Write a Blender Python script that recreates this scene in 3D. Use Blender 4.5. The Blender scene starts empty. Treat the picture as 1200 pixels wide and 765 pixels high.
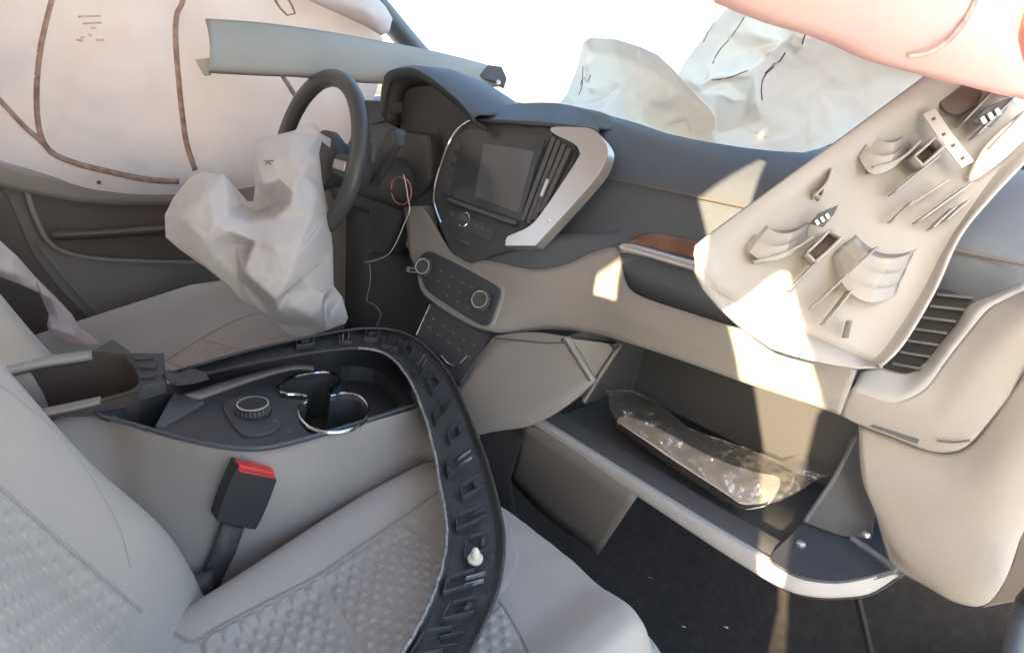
import bpy, bmesh, math, random
from mathutils import Vector, noise
from mathutils.geometry import delaunay_2d_cdt
random.seed(7)
V = Vector
SC = bpy.context.scene
COL = SC.collection

# ------------------------------------------------------------------ camera
CAM = V((.79, -.065, .895)); YAW, PIT, ROLL = map(math.radians, (44.0, 20.36, 7.17)); FOC = 678.0
_f = V((-math.sin(YAW)*math.cos(PIT), math.cos(YAW)*math.cos(PIT), -math.sin(PIT)))
_r = _f.cross(V((0, 0, 1))).normalized(); _u = _r.cross(_f)
RX = _r*math.cos(ROLL) + _u*math.sin(ROLL); UY = _u*math.cos(ROLL) - _r*math.sin(ROLL)
cd = bpy.data.cameras.new('camera'); cam = bpy.data.objects.new('camera', cd); COL.objects.link(cam)
cd.sensor_width = 36; cd.lens = 36*FOC/1200; cd.clip_start = .02; cd.clip_end = 3000
from mathutils import Matrix
m = Matrix((RX, UY, -_f)).transposed().to_4x4(); m.translation = CAM; cam.matrix_world = m
SC.camera = cam

# ------------------------------------------------------------------ sky, sun, exposure
SUN_AZ = math.radians(15.0)      # right of straight behind
SUN_EL = math.radians(19.5)
to_sun = V((math.sin(SUN_AZ)*math.cos(SUN_EL), -math.cos(SUN_AZ)*math.cos(SUN_EL), math.sin(SUN_EL)))
w = bpy.data.worlds.new('World'); SC.world = w; w.use_nodes = True
nt = w.node_tree; bg = nt.nodes['Background']
sky = nt.nodes.new('ShaderNodeTexSky'); sky.sky_type = 'NISHITA'; sky.sun_disc = False
sky.sun_elevation = SUN_EL; sky.sun_rotation = math.atan2(to_sun.x, to_sun.y)
sky.dust_density = 2.5; sky.ozone_density = .4; sky.air_density = 1.0
nt.links.new(sky.outputs[0], bg.inputs[0]); bg.inputs[1].default_value = .15
sl = bpy.data.lights.new('sun', 'SUN'); sl.energy = 3.4; sl.angle = math.radians(.5); sl.color = (1, .78, .50)
so = bpy.data.objects.new('sun', sl); COL.objects.link(so); so.rotation_euler = to_sun.to_track_quat('Z', 'Y').to_euler()
SC.view_settings.view_transform = 'Standard'; SC.view_settings.look = 'None'; SC.view_settings.gamma = 1
SC.view_settings.exposure = 2.62
SC.render.engine = 'CYCLES'; SC.cycles.use_denoising = True
SC.cycles.max_bounces = 10; SC.cycles.transparent_max_bounces = 16; SC.cycles.sample_clamp_indirect = 6

# ------------------------------------------------------------------ rays onto the car's real surfaces
def ray(px, py): return _f + RX*((px-600)/FOC) - UY*((py-382.5)/FOC)
def _ax(i, v):
    def s(px, py):
        d = ray(px, py); return CAM + d*((v-CAM[i])/d[i])
    return s
def onX(v): return _ax(0, v)
def onY(v): return _ax(1, v)
def onZ(v): return _ax(2, v)
def onP(p, n):
    p = V(p); n = V(n)
    def s(px, py):
        d = ray(px, py); return CAM + d*((p-CAM).dot(n)/d.dot(n))
    return s
def onD(t): return lambda px, py: CAM + ray(px, py)*t
def onF(g, t0=.25, t1=2.0, n=70):
    """first crossing of g(p)=0 along the ray"""
    def s(px, py):
        d = ray(px, py); a = t0; ga = g(CAM+d*a)
        for i in range(1, n+1):
            b = t0+(t1-t0)*i/n; gb = g(CAM+d*b)
            if ga*gb <= 0:
                for _ in range(24):
                    c = (a+b)/2; gc = g(CAM+d*c)
                    if ga*gc <= 0: b = c
                    else: a, ga = c, gc
                return CAM+d*((a+b)/2)
            a, ga = b, gb
        return CAM+d*t1
    return s
def lift(s, e):
    """same surface brought e metres towards the viewer's side"""
    def q(px, py):
        p = s(px, py); return p + (CAM-p).normalized()*e
    return q
def ss(a, b, x):
    t = min(1, max(0, (x-a)/(b-a))); return t*t*(3-2*t)
def lerp(a, b, t): return a+(b-a)*t
def table(pts):
    def f(x):
        if x <= pts[0][0]: return pts[0][1]
        for (a, b), (c, d) in zip(pts, pts[1:]):
            if x <= c:
                return b+(d-b)*(x-a)/(c-a)
        return pts[-1][1]
    return f

# ------------------------------------------------------------------ curves
def cr(pts, k=6, closed=False):
    """Catmull-Rom; a point given twice stays a corner"""
    pts = [tuple(p) for p in pts]; n = len(pts); out = []
    rng = range(n if closed else n-1)
    for i in rng:
        p1, p2 = pts[i], pts[(i+1) % n]
        if p1 == p2: continue
        p0 = pts[(i-1) % n] if (closed or i > 0) else p1
        p3 = pts[(i+2) % n] if (closed or i+2 < n) else p2
        for j in range(k):
            t = j/k
            out.append(tuple(.5*((2*b)+(-a+c)*t+(2*a-5*b+4*c-d)*t*t+(-a+3*b-3*c+d)*t**3) for a, b, c, d in zip(p0, p1, p2, p3)))
    if not closed: out.append(pts[-1])
    return out
def resamp(pts, n, smooth=True, closed=False):
    q = cr(pts, 8, closed) if smooth and len(pts) > 2 else [tuple(p) for p in pts]
    if closed: q = q+[q[0]]
    L = [0]
    for a, b in zip(q, q[1:]): L.append(L[-1]+math.dist(a, b))
    out = []; j = 0
    cnt = n if not closed else n+1
    for i in range(cnt):
        t = L[-1]*i/(cnt-1)
        while j < len(L)-2 and L[j+1] < t: j += 1
        e = (t-L[j])/max(1e-9, L[j+1]-L[j])
        out.append(tuple(lerp(a, b, e) for a, b in zip(q[j], q[j+1])))
    return out[:n]
def P(pts, s, n=None, smooth=True, closed=False):
    q = resamp(pts, n, smooth, closed) if n else pts
    return [s(*p) for p in q]

# ------------------------------------------------------------------ objects
def mesh(name, vs, fs, mat, par=None, smooth=True, thick=0, bevel=0, sub=0, off=-1, ang=40):
    me = bpy.data.meshes.new(name); me.from_pydata([tuple(v) for v in vs], [], fs); me.update()
    bm = bmesh.new(); bm.from_mesh(me); bmesh.ops.remove_doubles(bm, verts=bm.verts, dist=1e-5); bmesh.ops.dissolve_degenerate(bm, edges=bm.edges, dist=1e-6)
    bmesh.ops.recalc_face_normals(bm, faces=bm.faces)
    if any(e.is_boundary for e in bm.edges):
        sc = 0
        for f in bm.faces: sc += f.calc_area()*f.normal.dot((CAM-f.calc_center_median()).normalized())
        if sc < 0: bmesh.ops.reverse_faces(bm, faces=bm.faces[:])
    bm.to_mesh(me); bm.free()
    ob = bpy.data.objects.new(name, me); COL.objects.link(ob); me.materials.append(MAT[mat])
    if smooth:
        for p in me.polygons: p.use_smooth = True
    if thick:
        md = ob.modifiers.new('thickness', 'SOLIDIFY'); md.thickness = thick; md.offset = off
    if bevel:
        md = ob.modifiers.new('edge', 'BEVEL'); md.width = bevel; md.segments = 2; md.limit_method = 'ANGLE'; md.angle_limit = math.radians(35)
    if sub:
        md = ob.modifiers.new('round', 'SUBSURF'); md.levels = sub; md.render_levels = sub
    if smooth:
        try:
            for e in me.edges: pass
            me.set_sharp_from_angle(angle=math.radians(ang))
        except Exception: pass
    if par: ob.parent = par
    return ob
def loft(name, curves, mat, par=None, closed=False, caps=False, **k):
    n = len(curves[0]); vs = [p for c in curves for p in c]; fs = []
    for i in range(len(curves)-1):
        for j in range(n if closed else n-1):
            a = i*n+j; b = i*n+(j+1) % n; fs.append((a, b, b+n, a+n))
    if caps:
        fs.append(tuple(range(n))[::-1]); fs.append(tuple(range((len(curves)-1)*n, len(curves)*n)))
    return mesh(name, vs, fs, mat, par, **k)
def smoothloft(name, curves, mat, par=None, m=5, **k):
    """curves run through by Catmull-Rom in the second direction"""
    n = len(curves[0]); cols = [cr([tuple(c[j]) for c in curves], m) for j in range(n)]
    return loft(name, [[V(cols[j][i]) for j in range(n)] for i in range(len(cols[0]))], mat, par, **k)
def ruled(name, A, B, s, mat, par=None, n=24, m=8, smoothc=True, bulge=0, **k):
    """pixel curves A, B joined over surface s"""
    a = resamp(A, n, smoothc); b = resamp(B, n, smoothc); cs = []
    for i in range(m+1):
        t = i/m
        row = []
        for p, q in zip(a, b):
            pt = s(lerp(p[0], q[0], t), lerp(p[1], q[1], t))
            if bulge: pt = pt+(CAM-pt).normalized()*bulge*4*t*(1-t)
            row.append(pt)
        cs.append(row)
    return loft(name, cs, mat, par, **k)
def plate(name, pts3, th, mat, par=None, bevel=.0015, nrm=None, **k):
    """solid plate: the outline faces the viewer and has thickness th behind it"""
    c = sum(pts3, V())/len(pts3)
    if nrm is None:
        nrm = V()
        for a, b in zip(pts3, pts3[1:]+pts3[:1]): nrm += (a-c).cross(b-c)
        nrm.normalize()
        if nrm.dot(CAM-c) < 0: nrm = -nrm
    nrm = V(nrm); n = len(pts3)
    vs = list(pts3)+[p-nrm*th for p in pts3]
    fs = [tuple(range(n)), tuple(range(2*n-1, n-1, -1))]+[(i, i+n, (i+1) % n+n, (i+1) % n) for i in range(n)]
    return mesh(name, vs, fs, mat, par, bevel=bevel, smooth=k.pop('smooth', False), **k)
def tube(name, pts, r, mat, par=None, closed=False, seg=8, flat=1.0, **k):
    pts = [V(p) for p in pts]; n = len(pts); rings = []; up = V((0, 0, 1)); prev = None
    for i, p in enumerate(pts):
        a = pts[i-1] if (i > 0 or closed) else p; b = pts[(i+1) % n] if (i < n-1 or closed) else p
        t = (b-a).normalized()
        x = (prev - t*prev.dot(t)) if prev else (up.cross(t) if abs(t.z) < .95 else V((1, 0, 0)).cross(t))
        x.normalize(); y = t.cross(x); prev = x
        rr = r[i] if isinstance(r, (list, tuple)) else r
        rings.append([p+x*rr*math.cos(2*math.pi*j/seg)+y*rr*flat*math.sin(2*math.pi*j/seg) for j in range(seg)])
    if closed: rings.append(rings[0])
    return loft(name, rings, mat, par, closed=True, caps=not closed, **k)
def lathe(name, p, axis, prof, mat, par=None, seg=28, **k):
    """prof = [(radius, height along axis)...]"""
    axis = V(axis).normalized(); x = axis.orthogonal().normalized(); y = axis.cross(x); p = V(p)
    rings = [[p+axis*h+(x*math.cos(2*math.pi*j/seg)+y*math.sin(2*math.pi*j/seg))*max(r, 1e-4) for j in range(seg)] for r, h in prof]
    ring = prof[-1][0] > .012 and abs(prof[-1][0]-prof[0][0]) < .004
    if ring: rings.append(rings[0])
    return loft(name, rings, mat, par, closed=True, caps=not ring, ang=30, **k)
def box(name, c, ex, ey, ez, mat, par=None, bevel=.003, **k):
    """box by centre and three half-extent vectors"""
    c = V(c); ex, ey, ez = V(ex), V(ey), V(ez)
    vs = [c+ex*a+ey*b+ez*d for a in (-1, 1) for b in (-1, 1) for d in (-1, 1)]
    fs = [(0, 1, 3, 2), (4, 6, 7, 5), (0, 4, 5, 1), (2, 3, 7, 6), (0, 2, 6, 4), (1, 5, 7, 3)]
    return mesh(name, vs, fs, mat, par, smooth=False, bevel=bevel, **k)
def inside(poly, x, y):
    c = False
    for (x1, y1), (x2, y2) in zip(poly, poly[1:]+poly[:1]):
        if (y1 > y) != (y2 > y) and x < (x2-x1)*(y-y1)/(y2-y1)+x1: c = not c
    return c
def edist(poly, x, y):
    d = 1e9
    for (x1, y1), (x2, y2) in zip(poly, poly[1:]+poly[:1]):
        dx, dy = x2-x1, y2-y1; t = max(0, min(1, ((x-x1)*dx+(y-y1)*dy)/max(1e-9, dx*dx+dy*dy)))
        d = min(d, math.hypot(x-x1-dx*t, y-y1-dy*t))
    return d
def cloth(name, outline, pts, s, mat, par=None, thick=.03, cuts=3, it=3, rim=30, wr=.0015, wsc=40, jag=1.5, seed=0, round_=0.0, gain=1.0, fac=.5, creases=0, camp=.006, cw=7, clen=60, lines=()):
    """crumpled fabric: outline and fold points (pixel, pixel, metres towards the viewer) over surface s,
    with a back side of its own thick metres behind"""
    out2 = []
    for a, b in zip(outline, outline[1:]+outline[:1]):
        L = math.dist(a[:2], b[:2]); n = max(1, int(L/26))
        for i in range(n):
            t = i/n; j = jag*(random.random()-.5)*2 if i else 0
            ao = a[2] if len(a) > 2 else 0; bo = b[2] if len(b) > 2 else 0
            dx, dy = (b[0]-a[0])/max(L, 1e-6), (b[1]-a[1])/max(L, 1e-6)
            out2.append((lerp(a[0], b[0], t)-dy*j, lerp(a[1], b[1], t)+dx*j, lerp(ao, bo, t)))
    allp = out2+[p for p in pts]; cons_e = []
    for ln in lines:
        idx = []
        for p in ln:
            hit = [i for i, q in enumerate(allp) if math.dist(p[:2], q[:2]) < 1.2]
            if hit: idx.append(hit[0])
            else: idx.append(len(allp)); allp.append(p)
        cons_e += list(zip(idx, idx[1:]))
    poly = [(p[0], p[1]) for p in out2]
    vv, ee, ff, ov, _, _ = delaunay_2d_cdt([V((p[0], p[1])) for p in allp], [e for e in cons_e if e[0] != e[1]], [list(range(len(out2)))], 1, 1e-4)
    bm = bmesh.new(); vl = []
    for i, v in enumerate(vv):
        off = allp[ov[i][0]][2] if ov[i] else 0
        vl.append(bm.verts.new((v.x, v.y, off*1000*gain)))
    for f in ff:
        try: bm.faces.new([vl[i] for i in f])
        except ValueError: pass
    bmesh.ops.subdivide_edges(bm, edges=bm.edges[:], cuts=cuts, use_grid_fill=True)
    for _ in range(it):
        inner = [v for v in bm.verts if not v.is_boundary]
        bmesh.ops.smooth_vert(bm, verts=inner, factor=fac, use_axis_x=True, use_axis_y=True, use_axis_z=True)
    bm.verts.index_update(); vs = []; N = len(bm.verts); back = {}
    rnd = random.Random(seed+11); segs = []
    bx = [p[0] for p in poly]; by = [p[1] for p in poly]
    while len(segs) < creases:
        x, y = rnd.uniform(min(bx), max(bx)), rnd.uniform(min(by), max(by))
        if not inside(poly, x, y): continue
        an = rnd.uniform(0, math.pi); L = rnd.uniform(.35, 1)*clen/2
        segs.append((x-math.cos(an)*L, y-math.sin(an)*L, x+math.cos(an)*L, y+math.sin(an)*L, rnd.choice((-1, 1, 1))*rnd.uniform(.4, 1)*camp, rnd.uniform(.6, 1.5)*cw))
    def crease(x, y):
        r = 0
        for x1, y1, x2, y2, a, wd in segs:
            dx, dy = x2-x1, y2-y1; l2 = dx*dx+dy*dy; t = ((x-x1)*dx+(y-y1)*dy)/l2
            if t < 0 or t > 1: continue
            d = abs((x-x1)*dy-(y-y1)*dx)/math.sqrt(l2)
            if d < wd*2.2: r += a*max(0, 1-d/(wd*2.2))**1.5*math.sin(math.pi*t)
        return r
    for v in bm.verts:
        x, y, o = v.co; o /= 1000
        b = s(x, y); d = (CAM-b).normalized()
        e = 0 if v.is_boundary else edist(poly, x, y)
        k = min(1, e/rim); k = math.sqrt(max(0, 1-(1-k)**2))
        nz = noise.noise(b*wsc+V((seed*7.1, 0, 0)))*wr*2 + noise.noise(b*wsc*2.7)*wr
        vs.append(b+d*(o+round_*k+(nz+crease(x, y))*min(1, e/8)))
    for v in bm.verts:
        if v.is_boundary: back[v.index] = v.index
        else:
            x, y, o = v.co; b = s(x, y); d = (CAM-b).normalized()
            k = min(1, edist(poly, x, y)/rim); k = math.sqrt(max(0, 1-(1-k)**2))
            back[v.index] = len(vs); vs.append(b+d*(min(0, o/1000)-thick*k))
    fs = [tuple(v.index for v in f.verts) for f in bm.faces]
    if thick > 0: fs += [tuple(back[i] for i in reversed(f)) for f in fs[:]]
    bm.free()
    return mesh(name, vs, fs, mat, par, ang=180)
def drape(name, outline, s, mat, par, bulges=(), folds=(), step=4.0, thick=.03, rim=25, wr=.0008, wsc=50, soft=0, camp=.004, seed=1, jag=1.0):
    """limp fabric: soft bulges (x, y, radius, metres) and crisp fold crests
    (points, height, width on the left, width on the right), all in the fabric's own sheet"""
    rnd = random.Random(seed); out2 = []
    oc = cr([(p[0], p[1]) for p in outline], 3, True); L = len(oc)
    for i, a in enumerate(oc):
        b = oc[(i+1) % L]; n = max(1, int(math.dist(a, b)/(step*1.3)))
        for k in range(n):
            t = k/n; out2.append((lerp(a[0], b[0], t)+rnd.uniform(-1, 1)*.25*jag, lerp(a[1], b[1], t)+rnd.uniform(-1, 1)*.25*jag))
    x0, x1 = min(p[0] for p in out2), max(p[0] for p in out2); y0, y1 = min(p[1] for p in out2), max(p[1] for p in out2)
    ins = []; yy = y0; r = 0
    while yy < y1:
        xx = x0+(step/2 if r % 2 else 0)
        while xx < x1:
            if inside(out2, xx, yy) and edist(out2, xx, yy) > step*.55: ins.append((xx+rnd.uniform(-.2, .2)*step, yy+rnd.uniform(-.2, .2)*step))
            xx += step
        yy += step*.87; r += 1
    fl = [(cr(f[0], 4), f[1], f[2], f[3]) for f in folds]
    for _ in range(soft):
        x, y = rnd.choice(ins); an = rnd.uniform(0, math.pi); ln = rnd.uniform(12, 38); bend = rnd.uniform(-6, 6)
        dx, dy = math.cos(an), math.sin(an)
        fl.append((cr([(x-dx*ln, y-dy*ln), (x-dy*bend, y+dx*bend), (x+dx*ln, y+dy*ln)], 4), rnd.uniform(.4, 1)*camp*rnd.choice((1, 1, -1)), rnd.uniform(3, 9), rnd.uniform(6, 20)))
    def field(x, y):
        h = 0
        for bx, by, br, bh in bulges: h += bh*math.exp(-((x-bx)**2+(y-by)**2)/(br*br))
        for pts, a, wl, wr_ in fl:
            best = 1e9; side = 1; ft = 0; n = len(pts)-1
            for i in range(n):
                ax, ay = pts[i]; bx, by = pts[i+1]; dx, dy = bx-ax, by-ay; l2 = dx*dx+dy*dy+1e-9
                t = max(0, min(1, ((x-ax)*dx+(y-ay)*dy)/l2)); ex, ey = x-ax-dx*t, y-ay-dy*t; d = ex*ex+ey*ey
                if d < best: best = d; side = dx*ey-dy*ex; ft = (i+t)/n
            d = math.sqrt(best); wd = wr_ if side > 0 else wl
            if d < wd*4: h += a*math.exp(-d/wd)*min(1, 5*ft+.15, 5*(1-ft)+.15)
        return h
    allp = out2+ins
    vv, ee, ff, ov, _, _ = delaunay_2d_cdt([V(p) for p in allp], [], [list(range(len(out2)))], 1, 1e-4)
    nb = len(out2); isb = [bool(o) and o[0] < nb for o in ov]
    vs = []; bk = []
    for i, v in enumerate(vv):
        b = s(v.x, v.y); d = (CAM-b).normalized(); e = 0 if isb[i] else edist(out2, v.x, v.y)
        k = min(1, e/rim); k = math.sqrt(max(0, 1-(1-k)**2)); h = field(v.x, v.y)
        nz = noise.noise(b*wsc+V((seed, 0, 0)))*wr*2+noise.noise(b*wsc*3)*wr
        vs.append(b+d*(h*min(1, .25+e/10)+nz*min(1, e/6)))
        bk.append((b, d, k, min(0, h)))
    fs = [tuple(f) for f in ff]
    if thick:
        mp = {}
        for i, (b, d, k, h) in enumerate(bk):
            if isb[i]: mp[i] = i
            else: mp[i] = len(vs); vs.append(b+d*(h-thick*k))
        fs += [tuple(mp[i] for i in reversed(f)) for f in fs[:]]
    return mesh(name, vs, fs, mat, par, ang=180)
def ribbon(name, pts, s, wpx, mat, par=None, e=.002, n=None, th=.0015):
    """flat strip wpx pixels wide laid over surface s, standing e proud"""
    q = resamp(pts, n or max(6, int(sum(math.dist(a, b) for a, b in zip(pts, pts[1:]))/9)))
    A, B = [], []
    sl = lift(s, e)
    for i, p in enumerate(q):
        a = q[max(0, i-1)]; b = q[min(len(q)-1, i+1)]
        L = math.dist(a, b) or 1; nx, ny = -(b[1]-a[1])/L, (b[0]-a[0])/L
        A.append(sl(p[0]+nx*wpx/2, p[1]+ny*wpx/2)); B.append(sl(p[0]-nx*wpx/2, p[1]-ny*wpx/2))
    return loft(name, [A, B], mat, par, thick=th)
THINGS = []
def on_mesh(obs, fallback):
    from mathutils.bvhtree import BVHTree
    vs = []; fs = []
    for ob in obs:
        k = len(vs); vs += [v.co.copy() for v in ob.data.vertices]; fs += [tuple(i+k for i in p.vertices) for p in ob.data.polygons]
    bv = BVHTree.FromPolygons(vs, fs)
    def s(px, py):
        h = bv.ray_cast(CAM, ray(px, py).normalized())
        return h[0] if h[0] is not None else fallback(px, py)
    return s
def thing(name, label, cat, group=None, kind=None):
    o = bpy.data.objects.new(name, None); COL.objects.link(o); o.empty_display_size = .05
    o['label'] = label; o['category'] = cat
    if group: o['group'] = group
    THINGS.append(o); return o
def tag(o, label=None, cat=None, group=None, kind=None):
    if label: o['label'] = label
    if cat: o['category'] = cat
    if group: o['group'] = group
    if kind: o['kind'] = kind
    return o

# ------------------------------------------------------------------ materials
MAT = {}
def mat(name, col, rough=.6, metal=0, grain=0, gscale=900, var=0, vscale=12, trans=0, spec=.5, alpha=1, coat=0, sheen=0, dust=0, dustcol=(.5, .48, .45)):
    m = bpy.data.materials.new(name); m.use_nodes = True; nt = m.node_tree; b = nt.nodes['Principled BSDF']
    b.inputs['Base Color'].default_value = (*col, 1); b.inputs['Roughness'].default_value = rough; b.inputs['Metallic'].default_value = metal
    b.inputs['Specular IOR Level'].default_value = spec
    if coat: b.inputs['Coat Weight'].default_value = coat; b.inputs['Coat Roughness'].default_value = .15
    if sheen: b.inputs['Sheen Weight'].default_value = sheen
    L = nt.links.new; N = nt.nodes.new
    tc = N('ShaderNodeTexCoord'); colout = None
    if var:
        n = N('ShaderNodeTexNoise'); n.inputs['Scale'].default_value = vscale; n.inputs['Detail'].default_value = 6; L(tc.outputs['Object'], n.inputs['Vector'])
        r = N('ShaderNodeMapRange'); r.inputs['From Min'].default_value = .3; r.inputs['From Max'].default_value = .7
        r.inputs['To Min'].default_value = 1-var; r.inputs['To Max'].default_value = 1+var; L(n.outputs['Fac'], r.inputs['Value'])
        mx = N('ShaderNodeVectorMath'); mx.operation = 'SCALE'; mx.inputs[0].default_value = col; L(r.outputs[0], mx.inputs['Scale'])
        colout = mx.outputs[0]
    if dust:
        n2 = N('ShaderNodeTexNoise'); n2.inputs['Scale'].default_value = 60; n2.inputs['Detail'].default_value = 8; n2.inputs['Roughness'].default_value = .75; L(tc.outputs['Object'], n2.inputs['Vector'])
        r2 = N('ShaderNodeMapRange'); r2.inputs['From Min'].default_value = .5; r2.inputs['From Max'].default_value = .75; r2.inputs['To Max'].default_value = dust; L(n2.outputs['Fac'], r2.inputs['Value'])
        mm = N('ShaderNodeMix'); mm.data_type = 'RGBA'; mm.inputs['A'].default_value = (*col, 1); mm.inputs['B'].default_value = (*dustcol, 1)
        L(r2.outputs[0], mm.inputs['Factor'])
        if colout: L(colout, mm.inputs['A'])
        colout = mm.outputs['Result']
        r3 = N('ShaderNodeMapRange'); r3.inputs['To Min'].default_value = rough-.06; r3.inputs['To Max'].default_value = min(1, rough+.25); L(n2.outputs['Fac'], r3.inputs['Value']); L(r3.outputs[0], b.inputs['Roughness'])
    if colout: L(colout, b.inputs['Base Color'])
    if grain:
        g = N('ShaderNodeTexNoise'); g.inputs['Scale'].default_value = gscale; g.inputs['Detail'].default_value = 2; L(tc.outputs['Object'], g.inputs['Vector'])
        bp = N('ShaderNodeBump'); bp.inputs['Strength'].default_value = grain; bp.inputs['Distance'].default_value = .0006; L(g.outputs['Fac'], bp.inputs['Height']); L(bp.outputs[0], b.inputs['Normal'])
    if trans:
        t = N('ShaderNodeBsdfTranslucent'); t.inputs['Color'].default_value = (*col, 1)
        if colout: L(colout, t.inputs['Color'])
        s = N('ShaderNodeMixShader'); s.inputs[0].default_value = trans; L(b.outputs[0], s.inputs[1]); L(t.outputs[0], s.inputs[2])
        L(s.outputs[0], nt.nodes['Material Output'].inputs[0])
    if alpha < 1: b.inputs['Alpha'].default_value = alpha
    MAT[name] = m; return m
mat('beige', (.325, .305, .282), .5, grain=.35, var=.04, dust=.08)
mat('beige_dark', (.29, .262, .238), .6, grain=.35, var=.05, dust=.06)
mat('brown_trim', (.135, .112, .10), .6, grain=.4, var=.05)
mat('charcoal', (.105, .116, .132), .5, grain=.4, gscale=700, dust=.10)  # base lifted to stand in for the veil of lens glare
mat('charcoal_soft', (.100, .116, .138), .55, grain=.5, gscale=600, dust=.05)  # lighter and bluer, standing in for the glare haze over the dash
mat('black', (.075, .076, .08), .5, grain=.3, dust=.08)  # black raised to imitate the haze around the instruments
mat('black_gloss', (.055, .058, .064), .2, spec=.5)
mat('console_black', (.058, .061, .068), .36, grain=.25, dust=.06)
mat('screen', (.11, .115, .125), .12, spec=.6)  # lighter base stands in for the reflection on the display
mat('silver', (.74, .70, .67), .3, metal=.8, grain=.08, gscale=1500)
mat('chrome', (.8, .8, .82), .12, metal=1)
mat('fabric', (.46, .428, .39), .85, grain=.5, gscale=1800, var=.04, sheen=.2)
mat('fabric_quilt', (.45, .418, .38), .88, grain=.2, gscale=1600, var=.05, sheen=.2)
mat('fabric_side', (.10, .08, .075), .85, grain=.5, gscale=1500)
mat('thread', (.35, .33, .31), .8)
mat('nylon', (.93, .81, .72), .62, grain=.25, gscale=1500, var=.02, vscale=9, trans=.62)
mat('nylon_pink', (.90, .69, .63), .65, grain=.25, gscale=1500, var=.03, vscale=6, trans=.5)
mat('nylon_white', (.82, .80, .80), .6, grain=.25, gscale=1500, var=.03, vscale=9, trans=.2)
mat('seam_brown', (.47, .33, .27), .8, var=.35, vscale=60)
mat('seam_dark', (.13, .11, .11), .8)
mat('side_pink', (.86, .76, .74), .65, grain=.25, gscale=1500, var=.03, vscale=20, trans=.2)
mat('ink', (.70, .60, .56), .8)
mat('bin_brown', (.075, .062, .055), .7, grain=.3)
mat('tray_grey', (.075, .075, .079), .6, grain=.4)
mat('wing_blue', (.05, .055, .066), .5, grain=.3, dust=.05)
mat('nylon_cream', (.95, .86, .76), .62, grain=.25, gscale=1500, var=.02, vscale=9, trans=.76)
mat('nylon_curtain', (.76, .645, .585), .65, grain=.3, gscale=1500, var=.05, vscale=7, trans=.22)
mat('tag_grey', (.56, .54, .52), .5)
mat('lid_brown', (.20, .18, .165), .6, grain=.35, var=.05)
mat('leather', (.08, .082, .088), .26, grain=.3, gscale=500, dust=.06)  # dark leather with the glare veil put into its base colour
mat('deep_black', (.028, .03, .034), .6, grain=.3)
mat('pillar_grey', (.42, .42, .385), .55, grain=.3, var=.04, dust=.06)
mat('pillar_back', (.40, .392, .38), .5, grain=.15, var=.05, dust=.05)
mat('wood', (.20, .105, .065), .35, var=.3, vscale=30)
mat('carpet', (.028, .025, .023), .95, grain=1, gscale=350, var=.2, vscale=60, dust=.12, dustcol=(.12, .10, .08))
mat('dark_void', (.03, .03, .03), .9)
mat('rubber', (.066, .066, .069), .48, grain=.5, gscale=300, dust=.3, dustcol=(.25, .24, .23))  # base raised to imitate lens glare, dust laid over it
mat('scuff', (.30, .29, .28), .8, var=.4, vscale=150)
mat('red', (.75, .045, .05), .35)
mat('white_plastic', (.8, .76, .66), .4)
mat('paper', (.80, .69, .57), .8, var=.06)
mat('manual', (.035, .03, .03), .5)
mat('bulb', (.86, .84, .8), .3)
mat('wire_red', (.6, .2, .16), .5)
mat('wire_white', (.7, .7, .7), .5)
mat('wire_dark', (.05, .05, .05), .5)
mat('stitch', (.15, .12, .10), .7)
mat('headliner', (.42, .40, .37), .9)
mat('body_paint', (.10, .10, .11), .35)
mat('ground', (.60, .57, .53), .9, var=.1, vscale=2)
mat('sill', (.24, .215, .19), .6, grain=.3)
mat('leaf', (.42, .22, .08), .8)
def mat_film():
    m = bpy.data.materials.new('film'); m.use_nodes = True; nt = m.node_tree; L = nt.links.new; N = nt.nodes.new
    b = nt.nodes['Principled BSDF']; b.inputs['Base Color'].default_value = (.86, .82, .76, 1); b.inputs['Roughness'].default_value = .1; b.inputs['Specular IOR Level'].default_value = 1.0; b.inputs['Coat Weight'].default_value = 1.0; b.inputs['Coat Roughness'].default_value = .05
    t = N('ShaderNodeBsdfTransparent'); s = N('ShaderNodeMixShader'); s.inputs[0].default_value = .09
    g = N('ShaderNodeBsdfGlossy'); g.inputs['Roughness'].default_value = .08; s2 = N('ShaderNodeMixShader'); s2.inputs[0].default_value = .16
    tc = N('ShaderNodeTexCoord'); v = N('ShaderNodeTexVoronoi'); v.inputs['Scale'].default_value = 70; bp = N('ShaderNodeBump'); bp.inputs['Strength'].default_value = .8; bp.inputs['Distance'].default_value = .006
    L(tc.outputs['Object'], v.inputs['Vector']); L(v.outputs['Distance'], bp.inputs['Height']); L(bp.outputs[0], g.inputs['Normal'])
    L(t.outputs[0], s.inputs[1]); L(b.outputs[0], s.inputs[2]); L(s.outputs[0], s2.inputs[1]); L(g.outputs[0], s2.inputs[2]); L(s2.outputs[0], nt.nodes['Material Output'].inputs[0])
    MAT['film'] = m
def mat_glass():
    m = bpy.data.materials.new('glass'); m.use_nodes = True; nt = m.node_tree; L = nt.links.new; N = nt.nodes.new
    g = N('ShaderNodeBsdfGlossy'); g.inputs['Roughness'].default_value = .02
    t = N('ShaderNodeBsdfTransparent'); t.inputs[0].default_value = (.93, .96, .95, 1); s = N('ShaderNodeMixShader'); s.inputs[0].default_value = .05
    L(t.outputs[0], s.inputs[1]); L(g.outputs[0], s.inputs[2]); L(s.outputs[0], nt.nodes['Material Output'].inputs[0]); MAT['glass'] = m
mat_film(); mat_glass()

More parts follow.
